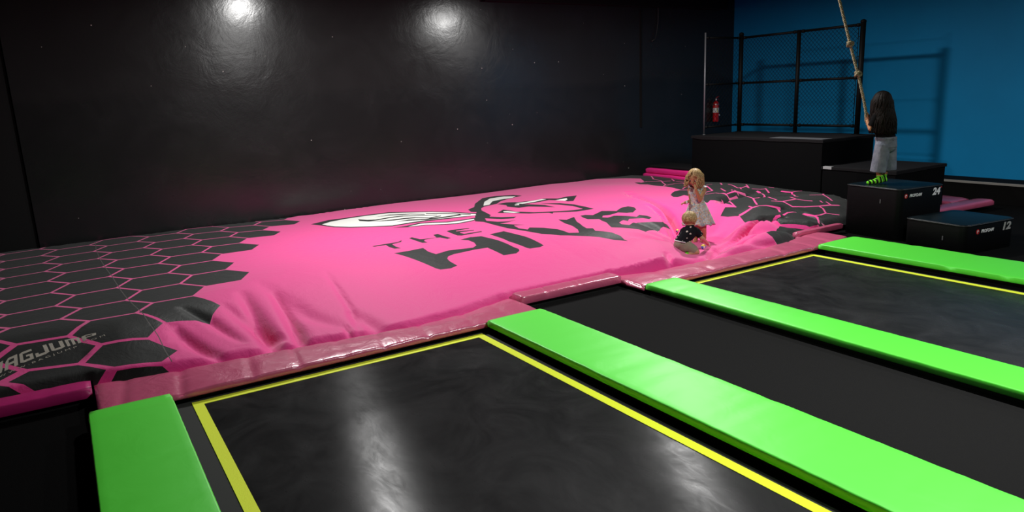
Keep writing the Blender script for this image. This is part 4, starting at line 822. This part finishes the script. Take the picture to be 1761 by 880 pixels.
def head_bm(bm, c, face, up, r=.085):
    """skull, jaw, cheeks, nose and ears; face = the way it looks"""
    f = Vector(face).normalized(); u = (Vector(up) - f * Vector(up).dot(f)).normalized(); s = f.cross(u)
    B = Matrix((s, f, u)).transposed()
    c = Vector(c)
    P = lambda x, y, z: c + s * x * r + f * y * r + u * z * r
    add_ball(bm, P(0, -.06, .18), (r * .86, r * 1.02, r * .95), B, 24, 16)
    add_ball(bm, P(0, .18, -.40), (r * .68, r * .72, r * .72), B, 20, 14)
    add_ball(bm, P(0, .52, -.86), (r * .30, r * .28, r * .22), B)
    for k in (-1, 1):
        add_ball(bm, P(.40 * k, .58, -.42), (r * .30, r * .28, r * .30), B)
        add_ball(bm, P(.86 * k, -.05, -.12), (r * .10, r * .20, r * .30), B)
        add_ball(bm, P(.36 * k, .76, .12), (r * .28, r * .14, r * .10), B)
    add_cap(bm, P(0, .84, .02), P(0, 1.02, -.30), r * .09, r * .13, 10)
    add_ball(bm, P(0, .98, -.34), (r * .17, r * .12, r * .10), B)
    add_ball(bm, P(0, .84, -.60), (r * .24, r * .12, r * .10), B)
    return P, B

def face_parts(P, B, r, parent, iris):
    for k in (-1, 1):
        bm = bmesh.new(); add_ball(bm, P(.34 * k, .80, -.06), (r * .15, r * .10, r * .105), B, 14, 10); e = sub('eye', bm, M['eye_white'], parent, True)
        bm = bmesh.new(); add_ball(bm, P(.34 * k, .865, -.06), (r * .085, r * .05, r * .085), B, 12, 8); sub('iris', bm, iris, e, True)
        bm = bmesh.new(); add_cap(bm, P(.18 * k, .93, .12), P(.50 * k, .80, .14), r * .035, r * .025, 6); sub('eyebrow', bm, M['brow'], parent, True)
    bm = bmesh.new(); add_cap(bm, P(-.17, .90, -.585), P(.17, .90, -.585), r * .05, r * .05, 8); sub('lips', bm, M['lips'], parent, True)

def strands(bm, roots, path, n, r0, r1, wav=.0, seg=9, rnd=None):
    """tapered locks of hair along path(root_k, t)"""
    rnd = rnd or random.Random(3)
    for i in range(n):
        a = (i + rnd.random()) / n; ph = rnd.random() * 6; k = rnd.uniform(.85, 1.15)
        pts = [path(a, q / seg, ph, k) for q in range(seg + 1)]
        add_tube(bm, pts, [r0 + (r1 - r0) * (q / seg) ** 1.5 for q in range(seg + 1)], 5)

def skin_mat(name, c):
    m = Mat(name, c, .5, .4); m.set('Subsurface Weight', .12); m.set('Subsurface Radius', (.01, .004, .002)); return m.m
def hair_mat(name, c0, c1, rough=.5, spec=.4):
    m = Mat(name, c0, rough, spec)
    m.color(m.mix(m.ramp(m.noise(55, 2, .6), [(.35, (0, 0, 0)), (.7, (1, 1, 1))]), c0 + (1,), c1 + (1,)))
    m.normal(m.bump(m.noise(160, 2, .5, (1, 1, .25)), .5, .004)); return m.m
M['skin_fair'] = skin_mat('fair tanned skin', (.43, .235, .105))
M['skin_light'] = skin_mat('light skin', (.52, .30, .165))
M['skin_warm'] = skin_mat('warm skin', (.46, .215, .10))
M['eye_white'] = Mat('eye white', (.6, .57, .53), .3).m
M['iris_dark'] = Mat('dark iris', (.03, .025, .02), .2).m
M['brow'] = Mat('light brown brow', (.13, .075, .035), .8).m
M['lips'] = Mat('lips', (.36, .10, .085), .5).m
M['hair_blond'] = hair_mat('dark blond hair', (.23, .13, .045), (.55, .38, .17))
M['hair_fair'] = hair_mat('fair short hair', (.26, .155, .055), (.60, .43, .20))
M['hair_dark'] = hair_mat('near black brown hair', (.004, .0028, .0022), (.012, .0075, .005), .6, .12)
M['band_white'] = Mat('white wristband', (.75, .75, .75), .5).m
M['sock_lime'] = cloth('lime ankle cuff', (.16, .75, .02), .8, .1)
def dress_material():
    m = Mat('pastel floral cotton', (.6, .6, .6), .85, .2)
    v = m.node('ShaderNodeTexVoronoi'); v.inputs['Scale'].default_value = 72; m.lk(m.coords(), v.inputs['Vector'])
    sc = m.node('ShaderNodeSeparateColor'); m.lk(v.outputs['Color'], sc.inputs[0])
    c = m.ramp(sc.outputs[0], [(0, (.48, .56, .55)), (.22, (.56, .60, .54)), (.42, (.52, .32, .24)), (.56, (.20, .30, .33)), (.7, (.56, .40, .14)), (.84, (.38, .46, .44)), (1, (.56, .62, .56))])
    next(n for n in m.t.nodes if n.type == 'VALTORGB').color_ramp.interpolation = 'CONSTANT'
    m.color(m.mix(.22, c, (.42, .48, .44, 1)))
    m.normal(m.bump(m.noise(26, 3, .5, (1, 1, .25)), .25, .012)); return m.m
M['dress'] = dress_material()
M['white_cotton'] = cloth('white cotton', (.72, .72, .72), .85, .1)
def tee_material():
    m = Mat('black jersey with pale bird print', (.008, .008, .011), .9, .15)
    v = m.node('ShaderNodeTexVoronoi'); v.inputs['Scale'].default_value = 15; v.inputs['Randomness'].default_value = .75
    m.lk(m.coords((1, 1, 1.25), (.3, .5, .4)), v.inputs['Vector'])
    d = m.math('ADD', v.outputs['Distance'], m.math('MULTIPLY', m.noise(95, 2), .20))
    k = m.math('LESS_THAN', d, .285)
    m.color(m.mix(k, (.008, .008, .011, 1), (.62, .56, .48, 1))); return m.m
M['tee_print'] = tee_material()
M['tee_black'] = cloth('plain black jersey', (.0035, .0035, .0038), .9, .0, .1)
M['khaki'] = cloth('sage khaki cotton', (.27, .275, .185), .85, .15, .2, .3, 60)
def denim():
    m = Mat('washed grey blue denim', (.30, .33, .40), .85, .2)
    m.color(m.mix(m.ramp(m.noise(9, 4, .6), [(.3, (0, 0, 0)), (.7, (1, 1, 1))]), (.095, .105, .135, 1), (.19, .20, .23, 1)))
    n = m.bump(m.noise(11, 3, .5, (1, 1, .5)), .7, .03); m.normal(m.bump(m.noise(400, 1), .2, .001, n)); return m.m
M['denim'] = denim()
def sock_material():
    m = Mat('lime and black striped sock', (.1, .5, .02), .8, .2)
    w = m.node('ShaderNodeTexWave', wave_type='BANDS'); w.inputs['Scale'].default_value = 13; w.inputs['Distortion'].default_value = 1.4; w.inputs['Detail'].default_value = 1
    m.lk(m.coords((.75, .75, .5), (0, .4, .3)), w.inputs['Vector'])
    m.color(m.mix(m.ramp(w.outputs['Fac'], [(.50, (0, 0, 0)), (.56, (1, 1, 1))]), (.008, .010, .008, 1), (.20, .80, .03, 1))); return m.m
M['sock_stripe'] = sock_material()

# ---- the standing girl in the hollow
zf = .05
S = Stand(1211, 413, zf)
girl = empty('person', (S.p.x, S.p.y, zf), 'standing child with blond hair in a pale floral dress, one hand at the mouth', 'person')
face = S.dir(-.38, -.90, -.28); up = S.dir(-.04, -.22, 1)
bm = bmesh.new()
HC = S(1195, 306.5, -.03); R_ = .083
Pf, Bf = head_bm(bm, HC, face, up, R_)
neck = S(1198, 323, .0)
add_cap(bm, HC + S.off(0, .02, -.06), neck, .034, .038)
chest, waist, hips = S(1198.5, 332, .01), S(1199, 346, .01), S(1202, 364, .02)
add_cap(bm, S(1189.5, 325.5, .01), S(1207.5, 325.5, .01), .034, .034)
add_cap(bm, chest, waist, .078, .066); add_cap(bm, waist, hips, .068, .082)
lk_, rk = S(1209, 392, -.03), S(1198, 392, -.04)
for hip, knee, ank, toe in ((S(1207, 368, .02), lk_, S(1211, 409, .03), S(1207, 414, -.08)), (S(1197, 368, .02), rk, S(1197, 410, .05), S(1194, 415, -.06))):
    add_cap(bm, hip, knee, .062, .043); add_cap(bm, knee, ank, .042, .027); add_cap(bm, knee + (ank - knee) * .2, knee + (ank - knee) * .55, .040, .036)
    add_cap(bm, ank + S.off(0, .02, -.015), toe, .026, .021); add_cap(bm, ank, ank + S.off(0, .03, -.02), .027, .024)
sh1, el1, wr1 = S(1186.5, 325.5, .01), S(1188.5, 345, .03), S(1177.5, 348.5, -.08)
add_cap(bm, sh1, el1, .031, .024); add_cap(bm, el1, wr1, .025, .018)
hand(bm, wr1, S.dir(-.85, -.45, -.12), S.dir(.05, -.2, -1), .070, 70, -1)
sh2, el2, wr2 = S(1210.5, 326, .0), S(1204, 343.5, -.10), S(1196.5, 325, -.155)
add_cap(bm, sh2, el2, .031, .025); add_cap(bm, el2, wr2, .026, .019)
hand(bm, wr2, S.dir(-.22, .12, 1), S.dir(-.25, .9, 0), .072, 30, -1)
remesh('body', bm, .0042, M['skin_fair'], girl)
face_parts(Pf, Bf, R_, girl, M['iris_dark'])
bm = bmesh.new()
add_tube(bm, [wr1 + S.off(.012, .004, .001), wr1 + S.off(.030, .012, .001)], .0215, 16); w_ = sub('wristband', bm, M['band_white'], girl, True); w_['label'] = 'white wristband'
# dress: bodice with shoulder straps and a gathered flared skirt
def skirt(name, cx, top, hem, rt, rh, mat, parent, folds=9, amp=.08, depth=.8, n=72, m=16, seed=1):
    bm = bmesh.new(); rings = []
    for i in range(m + 1):
        t = i / m; c = top + (hem - top) * t; ring = []
        for k in range(n):
            a = 2 * PI * k / n
            rr = rt + (rh - rt) * t ** .85
            rr *= 1 + amp * t * math.cos(folds * a + seed) + amp * .5 * t * math.cos((folds * 2 + 1) * a + 2 * seed)
            ring.append(bm.verts.new(c + cx.r * rr * math.cos(a) + cx.f * rr * depth * math.sin(a) + cx.u * (.012 * t * math.cos(folds * a + seed + 1.2))))
        rings.append(ring)
    inner = [bm.verts.new(v.co + (hem - v.co) * .06 + cx.u * .004) for v in rings[-1]]
    rings.append(inner)
    for a, b in zip(rings, rings[1:]):
        for k in range(n): bm.faces.new((a[k], a[(k + 1) % n], b[(k + 1) % n], b[k]))
    bm.faces.new(rings[0][::-1]); bm.faces.new(inner)
    return sub(name, bm, mat, parent, True)
d_ = empty('dress', girl.location, None, None); d_.parent = girl; d_.location = (0, 0, 0)
bm = bmesh.new()
add_cap(bm, chest + S.off(0, 0, .0), waist, .091, .080)
add_cap(bm, S(1190, 327.5, .005), S(1207, 327.5, .005), .045, .045)
for px in (1188.5, 1209.5): add_cap(bm, S(px, 331, .0), S(px, 322.5, .015), .036, .030)
remesh('bodice', bm, .005, M['dress'], d_)
skirt('skirt', S, S(1199, 344, .01), S(1200.5, 385.5, -.02), .081, .195, M['dress'], d_, 9, .07, .72)
for px, k in ((1186, -1), (1212, 1)):
    bm = bmesh.new()
    for j in range(9):
        a = PI * j / 8; add_ball(bm, S(px + k * 1.2, 321.5, .035 * math.cos(a)) + S.off(0, 0, .006 * math.sin(a)), (.018, .014, .009), None, 8, 6)
    sub('shoulder_frill', bm, M['white_cotton'], d_, True)
# hair: wavy to the shoulders
rnd = random.Random(11)
hs, hf, hu = Bf.col[0].copy(), Bf.col[1].copy(), Bf.col[2].copy()
bm = bmesh.new()
add_ball(bm, HC + hu * R_ * .42, (R_ * .92, R_ * .99, R_ * .78), Bf, 24, 16); add_ball(bm, HC - hf * .022 + hu * .022, (R_ * .97, R_ * .97, R_ * .96), Bf, 24, 16)
for k in (-1, 1): add_ball(bm, HC + hs * .066 * k * 1.05 - hf * .02 - hu * .03, (.032, .055, .075), Bf, 14, 10)
add_ball(bm, HC - hf * .055 - hu * .05, (.075, .045, .085), Bf, 16, 10)
def girl_lock(a, t, ph, k):
    ang = math.radians(-62 + 304 * a) + PI * .5 + PI    # leaves the face free
    ang = PI / 2 + math.radians(40 + 280 * a)
    d = hs * math.cos(ang) + hf * math.sin(ang)
    q = min(t / .42, 1)
    el = q * 1.45
    p = HC + hu * .022 + (hu * math.cos(el) * 1.10 + d * math.sin(el)) * R_ * (1.04 + .05 * k)
    if t > .42:
        v = (t - .42) / .58
        p += S.u * -.112 * v * k + d * (.020 * v + .016 * math.sin(7 * v + ph)) + hs * .010 * math.cos(6 * v + ph)
    return p
strands(bm, None, girl_lock, 230, .0085, .0030, seg=14, rnd=rnd)
def girl_fringe(a, t, ph, k):
    ang = PI / 2 + math.radians(105 * (a - .5) + 14 * t * (1 if a > .45 else -1))
    d = hs * math.cos(ang) + hf * math.sin(ang); el = .08 + t * (1.08 + .5 * abs(a - .45))
    p = HC + hu * .024 + (hu * math.cos(el) * 1.08 + d * math.sin(el)) * R_ * (1.09 + .03 * k)
    return p + S.u * -.012 * max(0, t - .7)
strands(bm, None, girl_fringe, 70, .0075, .0030, seg=10, rnd=random.Random(21))
sub('hair', bm, M['hair_blond'], girl, True)

# ---- the crouching toddler, seen from behind
zb = .06
S = Stand(1190, 440, zb)
boy = empty('person', (S.p.x, S.p.y, zb), 'crawling toddler with fair hair, black printed shirt and khaki shorts', 'person')
bm = bmesh.new()
face = S.dir(.25, .88, -.42); up = S.dir(.02, .35, 1)
HC = S(1186, 378.5, .06); R_ = .078
Pf, Bf = head_bm(bm, HC, face, up, R_)
nk = S(1187, 393, .03); add_cap(bm, HC + S.off(0, 0, -.05), nk, .036, .040)
pel, ch = S(1174, 420, .0), S(1186, 399, .045)
add_cap(bm, pel, ch, .078, .072); add_cap(bm, S(1178.5, 395, .04), S(1195, 395.5, .04), .036, .036)
HG = ground(1221, 426)
wr_r = HG + Vector((0, 0, .045)) - S.r * .022
sh, el, wr = S(1197, 396.5, .04), S(1206.5, 409, .05), wr_r
add_cap(bm, sh, el, .031, .025); add_cap(bm, el, wr, .027, .019)
hand(bm, wr, S.dir(.60, .25, -.70), S.dir(-.4, .3, -.8), .060, 18, -1)
sh, el, wr = S(1176, 396.5, .04), S(1170, 411, .16), S(1178, 424, .22)
add_cap(bm, sh, el, .031, .025); add_cap(bm, el, wr, .027, .019); hand(bm, wr, S.dir(.5, .5, -.6), S.dir(0, .2, -1), .062, 20, 1)
k1, a1, t1 = S(1197.5, 433, -.02), S(1183, 437, -.05), S(1175, 438, -.06)
add_cap(bm, S(1180, 422, .0), k1, .056, .038); add_cap(bm, k1, a1, .034, .023); add_cap(bm, a1, t1, .023, .017)
k2, a2, t2 = S(1176, 432, .10), S(1165, 434, .0), S(1158, 436, -.03)
add_cap(bm, S(1168, 421, .02), k2, .056, .038); add_cap(bm, k2, a2, .036, .024); add_cap(bm, a2, t2, .023, .018)
remesh('body', bm, .0042, M['skin_light'], boy)
face_parts(Pf, Bf, R_, boy, M['iris_dark'])
bm = bmesh.new()
add_cap(bm, S(1173.5, 414.5, .005), ch, .086, .083); add_cap(bm, S(1178, 396, .04), S(1195.5, 396.5, .04), .044, .044); add_cap(bm, S(1185, 391, .035), S(1188, 391, .035), .044, .044)
add_frustum(bm, S(1196.5, 396, .04), S(1204.5, 405.5, .048), .042, .040, 16); add_frustum(bm, S(1176, 396.5, .04), S(1172, 406, .11), .042, .040, 16)
remesh('shirt', bm, .005, M['tee_print'], boy)
bm = bmesh.new()
add_cap(bm, S(1172, 418, .0), S(1178, 419.5, .005), .083, .080)
add_frustum(bm, S(1179, 421, .0), S(1195.5, 431.5, -.015), .068, .050, 18); add_frustum(bm, S(1168, 421, .02), S(1175, 430, .085), .066, .052, 18)
add_ball(bm, S(1176, 423, .01), (.088, .088, .075)); add_cap(bm, S(1180, 422, .0), S(1192, 429, -.012), .066, .056); add_cap(bm, S(1168, 421.5, .02), S(1174, 428, .07), .066, .060)
remesh('shorts', bm, .005, M['khaki'], boy)
ax = (S(1176, 410, .01) - pel).normalized()
bm = bmesh.new(); q = S(1172, 415, .0)
add_tube(bm, [q - ax * .006, q + ax * .006], [.0852, .0848], 28); w_ = sub('waistband', bm, M['white_cotton'], boy, True); w_['label'] = 'white shirt hem showing at the waist'
bm = bmesh.new(); d = (t1 - a1).normalized()
add_tube(bm, [a1 - d * .004, a1 + d * .028], [.0265, .0262], 16); add_cap(bm, a1 + d * .02, t1 + d * .004, .0255, .0205, 14); sub('sock', bm, M['sock_lime'], boy, True)
bm = bmesh.new(); d = (t2 - a2).normalized()
add_tube(bm, [a2 - d * .004, a2 + d * .028], [.0265, .0262], 16); add_cap(bm, a2 + d * .02, t2 + d * .004, .0255, .0215, 14); sub('sock', bm, M['sock_lime'], boy, True)
wr = wr_r; d = (wr - S(1206.5, 409, .05)).normalized()
bm = bmesh.new(); add_tube(bm, [wr - d * .012, wr + d * .004], .0215, 16); sub('wristband', bm, M['band_white'], boy, True)
hs, hf, hu = Bf.col[0].copy(), Bf.col[1].copy(), Bf.col[2].copy()
bm = bmesh.new(); add_ball(bm, HC - hf * .012 + hu * .022, (R_ * .93, R_ * 1.02, R_ * .97), Bf, 24, 16)
add_ball(bm, HC - hf * .030 - hu * .020, (.046, .032, .036), Bf, 16, 10)
def boy_lock(a, t, ph, k):
    ang = PI / 2 + math.radians(40 + 280 * a); d = hs * math.cos(ang) + hf * math.sin(ang)
    el = t * (2.45 if math.sin(ang) < .2 else 1.3) * (.9 + .1 * k)
    return HC + hu * .018 - hf * .008 + (hu * math.cos(el) + d * math.sin(el)) * R_ * (1.02 + .03 * math.sin(ph)) + hs * .004 * math.sin(5 * t + ph)
strands(bm, None, boy_lock, 260, .0065, .0022, seg=8, rnd=random.Random(5))
sub('hair', bm, M['hair_fair'], boy, True)

# ---- two little play balls in the hollow
def play_ball(label, c, r):
    c = Vector(c); t = empty('play_ball', c - Vector((0, 0, r)), label, 'ball', 'small play balls')
    bm = bmesh.new(); add_ball(bm, c, r, None, 24, 16)
    me_mats = [M['ball_blue'], M['ball_yellow'], M['ball_white']]
    o = sub('shell', bm, me_mats, t, True)
    for p in o.data.polygons:
        q = p.center + o.parent.location - c
        a = math.atan2(q.y, q.x)
        p.material_index = 1 if q.z > r * .45 else (2 if math.sin(3 * a + 1.2) > .35 and q.z < r * .3 else 0)
    bm = bmesh.new(); add_tube(bm, [c + Vector((r * 1.0 * math.cos(a), r * 1.0 * math.sin(a), r * .02)) for a in np.linspace(0, 2 * PI, 25)], r * .03, 5, False); sub('seam', bm, M['ball_white'], t, True)
    return t
M['ball_blue'] = Mat('blue ball skin', (.02, .10, .45), .4).m
M['ball_yellow'] = Mat('yellow ball skin', (.75, .62, .04), .4).m
M['ball_white'] = Mat('white ball skin', (.75, .78, .80), .4).m
play_ball('small yellow and blue ball beside the toddler\'s outstretched hand', ground(1209.5, 428.5) + Vector((0, 0, .030)), .030)
play_ball('tiny coloured ball half hidden behind the toddler\'s shoulder', ground(1165, 399.5) + Vector((0, 0, .021)), .022)

# ---- the older child on the tall foam box, hauling on the rope
zg = .632
S = Stand(1513, 316, zg)
kid = empty('person', (S.p.x, S.p.y, zg), 'long dark haired child in grey shorts standing on a foam box gripping a rope', 'person')
fw = S.dir(-.86, .50, 0); lf = S.dir(-.50, -.86, 0)
bm = bmesh.new()
HC = S(1515.5, 174, .0); R_ = .092
Pf, Bf = head_bm(bm, HC, S.dir(-.80, .56, .06), S.dir(.02, 0, 1), R_)
nk = S(1517, 193, .0); add_cap(bm, HC + S.off(.01, 0, -.07), nk, .042, .045)
shl, shr = S(1508, 199, -.085), S(1521, 198, .085)
add_cap(bm, shl, shr, .042, .042)
chest, pel = S(1516.5, 207, .0), S(1523, 242, .0)
add_cap(bm, chest, pel, .092, .090)
legs = []
for hip, knee, ank, toe in ((S(1518, 250, -.06), S(1511, 277, -.065), S(1512.5, 306, -.055), S(1494, 313.5, -.065)), (S(1529, 250, .06), S(1527, 275, .055), S(1519.5, 304, .045), S(1505, 310, .075))):
    add_cap(bm, hip, knee, .072, .050); add_cap(bm, knee, ank, .048, .032); add_cap(bm, knee + (ank - knee) * .2, knee + (ank - knee) * .5, .049, .044)
    add_cap(bm, ank + S.off(.015, 0, -.03), toe, .030, .023); legs.append((ank, toe))
rope_at = lambda z: None
g1, g2 = S(1488.5, 205, -.01), S(1489.5, 196, .01)
e1, e2 = S(1497, 221, -.085), S(1500, 214, .10)
add_cap(bm, shl, e1, .037, .030); add_cap(bm, e1, g1 + S.off(.024, -.040, -.022), .030, .020)
add_cap(bm, shr, e2, .037, .030); add_cap(bm, e2, g2 + S.off(.024, .040, -.022), .030, .020)
hand(bm, g1 + S.off(.024, -.040, -.022), S.dir(-.10, .86, .50), S.dir(-1, 0, 0), .080, 74, 1)
hand(bm, g2 + S.off(.024, .040, -.022), S.dir(-.10, -.86, .50), S.dir(-1, 0, 0), .080, 74, -1)
remesh('body', bm, .0048, M['skin_warm'], kid)
face_parts(Pf, Bf, R_, kid, M['iris_dark'])
bm = bmesh.new()
add_cap(bm, shl, shr, .052, .052); add_cap(bm, chest, S(1521.5, 230, .0), .104, .106)
add_frustum(bm, S(1521.5, 226, .0), S(1523.5, 238.5, .0), .112, .114, 28)
add_frustum(bm, shl, shl + (e1 - shl) * .82, .052, .050, 18); add_frustum(bm, shr, shr + (e2 - shr) * .82, .052, .050, 18)
remesh('shirt', bm, .006, M['tee_black'], kid)
bm = bmesh.new(); add_ball(bm, S(1505.3, 225.3, -.05), (.010, .010, .014)); p_ = sub('shirt_print', bm, M['label_yellow'], kid, True); p_['label'] = 'yellow scrap of shirt print'
bm = bmesh.new()
add_frustum(bm, S(1523.5, 235.5, .0), S(1523.5, 253, .0), .122, .128, 30)
add_ball(bm, S(1523, 252, .0), (.125, .125, .09)); add_cap(bm, S(1518, 251, -.05), S(1513, 275, -.062), .094, .090); add_cap(bm, S(1529, 251, .05), S(1528, 275, .06), .090, .084)
hl, hr = S(1509.5, 296, -.07), S(1529, 292, .065)
add_frustum(bm, S(1518.5, 248, -.055), hl, .090, .094, 26); add_frustum(bm, S(1529, 248, .055), hr, .088, .086, 26)
sh_ = remesh('shorts', bm, .006, M['denim'], kid, 2)
bm = bmesh.new(); q = S(1523.4, 237.5, .0)
add_tube(bm, [q - S.u * .018, q - S.u * .014, q + S.u * .012, q + S.u * .016], [.1235, .1265, .1255, .1225], 36)
for a in (-2.5, -1.6, -.8): add_box(bm, -.006, .006, -.004, .004, -.022, .018, .001, 1, Matrix.Translation(q + S.off(.128 * math.cos(a), .128 * math.sin(a), 0)))
sub('waistband', bm, M['denim'], sh_, True)
for ank, toe in legs:
    bm = bmesh.new(); d = (toe - ank)
    add_frustum(bm, ank + S.off(0, 0, .030), ank + S.off(.004, 0, -.02), .0375, .0375, 20)
    add_cap(bm, ank + S.off(.016, 0, -.030), toe, .0345, .0275, 16); add_cap(bm, ank + S.off(.004, 0, -.005), ank + S.off(.014, 0, -.03), .036, .035, 16)
    so = remesh('sock', bm, .0045, M['sock_stripe'], kid, 2)
    bm = bmesh.new(); add_frustum(bm, ank + S.off(0, 0, .020), ank + S.off(0, 0, .034), .0395, .0395, 20); sub('cuff', bm, M['sock_lime'], so, True)
# long hair down the back
hs, hf, hu = Bf.col[0].copy(), Bf.col[1].copy(), Bf.col[2].copy()
bm = bmesh.new(); add_ball(bm, HC - hf * .018 + hu * .022, (R_ * 1.02, R_ * 1.08, R_ * 1.04), Bf, 24, 16)
for px, py, dy, r in ((1519, 190, -.02, (.125, .10, .12)), (1519.5, 205, -.03, (.140, .10, .12)), (1521, 218, -.03, (.130, .095, .10))):
    add_ball(bm, S(px, py, dy), r, None, 20, 14)
def kid_lock(a, t, ph, k):
    ang = PI / 2 + math.radians(48 + 264 * a); d = hs * math.cos(ang) + hf * math.sin(ang)
    q = min(t / .3, 1); el = q * 1.5
    p = HC + hu * .018 - hf * .01 + (hu * math.cos(el) + d * math.sin(el)) * R_ * (1.10 + .05 * math.sin(ph))
    if t > .3:
        v = (t - .3) / .7
        p += S.u * -.415 * v * (.80 + .20 * k) + d * (.045 * math.sin(min(v * 1.6, 1.57)) + .013 * math.sin(9 * v + ph)) + S.r * (.022 * v + .012 * math.cos(8 * v + ph))
    return p
strands(bm, None, kid_lock, 330, .0100, .0030, seg=18, rnd=random.Random(8))
sub('hair', bm, M['hair_dark'], kid, True)

# ---- the climbing rope with two knots
rp = [S(1431, -72, 0), S(1437, -30, 0), S(1443.5, 0, 0), S(1453, 38, 0), S(1462, 76, 0), S(1469, 104, 0), S(1475.5, 127, 0), S(1480.5, 149, 0), S(1485.5, 172, 0), S(1489, 192, 0), S(1489, 206, 0), S(1493, 217, .02)]
rope = empty('climbing_rope', rp[0], 'knotted tan climbing rope hanging down to the child on the foam box', 'rope')
def rope_material():
    m = Mat('tan twisted rope', (.30, .25, .16), .85, .2)
    w = m.node('ShaderNodeTexWave', wave_type='BANDS', bands_direction='DIAGONAL'); w.inputs['Scale'].default_value = 26; m.lk(m.coords(), w.inputs['Vector'])
    m.color(m.mix(w.outputs['Fac'], (.17, .14, .075, 1), (.30, .26, .16, 1))); m.normal(m.bump(w.outputs['Fac'], .7, .01)); return m.m
M['rope'] = rope_material()
top = rp[0] + (rp[0] - rp[2]).normalized() * ((4.58 - rp[0].z) / ((rp[0] - rp[2]).normalized().z))
# three strands laid round the line
fine = []
for a, b in zip([top] + rp, rp):
    k = max(2, int((b - a).length / .02))
    fine += [a + (b - a) * (i / k) for i in range(k)]
fine.append(rp[-1])
bm = bmesh.new(); L = 0
for j in range(3):
    pts = []; L = 0
    for i, p in enumerate(fine):
        if i: L += (p - fine[i - 1]).length
        a = L * 34 + j * 2 * PI / 3
        pts.append(p + S.r * .0085 * math.cos(a) + S.f * .0085 * math.sin(a))
    add_tube(bm, pts, .0105, 7)
sub('line', bm, M['rope'], rope, True)
for c, tilt in ((rp[4], .3), (rp[6], -.2)):
    bm = bmesh.new(); pts = []
    for i in range(60):
        t = i / 59 * 2 * PI * 2
        rr = .026 + .010 * math.cos(1.5 * t)
        pts.append(c + S.r * rr * math.cos(t) + S.f * rr * math.sin(t) + S.u * (.024 * math.sin(1.5 * t + tilt)))
    add_tube(bm, pts, .0155, 8); sub('knot', bm, M['rope'], rope, True)

# ------------------------------------------------------------------ lamps, world and camera
def lamp(label, x, y, z, power, size=.34, color=(1, .99, .975)):
    t = empty('high_bay_lamp', (x, y, z + .03), label, 'lamp', 'high bay lamps under the ceiling')
    bm = bmesh.new(); add_lathe(bm, [(size * .52, .012), (size * .56, .02), (size * .56, .07), (size * .40, .12), (size * .34, .2), (size * .1, .22), (.02, .24)], (x, y, z), 28); sub('housing', bm, M['steel_black'], t, True)
    sub('hanger', tube([(x, y, z + .235), (x, y, 4.598)], .008, 6), M['steel_black'], t, True)
    ld = bpy.data.lights.new('high bay light', 'AREA'); ld.shape = 'DISK'; ld.size = size; ld.energy = power; ld.color = color
    lo = bpy.data.objects.new('light_source', ld); COL.objects.link(lo); lo.parent = t; lo.location = (0, 0, -.03)
    return t
lamp('high bay lamp over the left of the airbag', 3.08, 8.2, 3.70, 190)
lamp('high bay lamp over the right of the airbag', 7.55, 7.35, 3.62, 188)
lamp('high bay lamp above the near green pads', 4.3, 1.5, 3.62, 205)
lamp('high bay lamp by the blue wall', 11.2, 1.6, 3.62, 100)

w = bpy.data.worlds.new('room air'); scene.world = w; w.use_nodes = True
bg = w.node_tree.nodes['Background']; bg.inputs[0].default_value = (.5, .55, .65, 1); bg.inputs[1].default_value = .0

cam = bpy.data.cameras.new('camera'); co = bpy.data.objects.new('camera', cam); COL.objects.link(co)
cam.sensor_fit = 'HORIZONTAL'; cam.sensor_width = 36; cam.lens = FOC / 1761 * 36; cam.clip_start = .05; cam.clip_end = 100
Rm = Matrix((C_RIGHT, -C_DOWN, -C_FWD)).transposed().to_4x4()
co.matrix_world = Matrix.Translation(EYE) @ Rm
scene.camera = co
scene.view_settings.view_transform = 'Standard'; scene.view_settings.look = 'None'
scene.view_settings.exposure = 0; scene.view_settings.gamma = 1; scene.view_settings.use_curve_mapping = False
scene.cycles.max_bounces = 6; scene.cycles.diffuse_bounces = 4; scene.cycles.glossy_bounces = 3
scene.cycles.use_denoising = True
scene.cycles.sample_clamp_indirect = 6
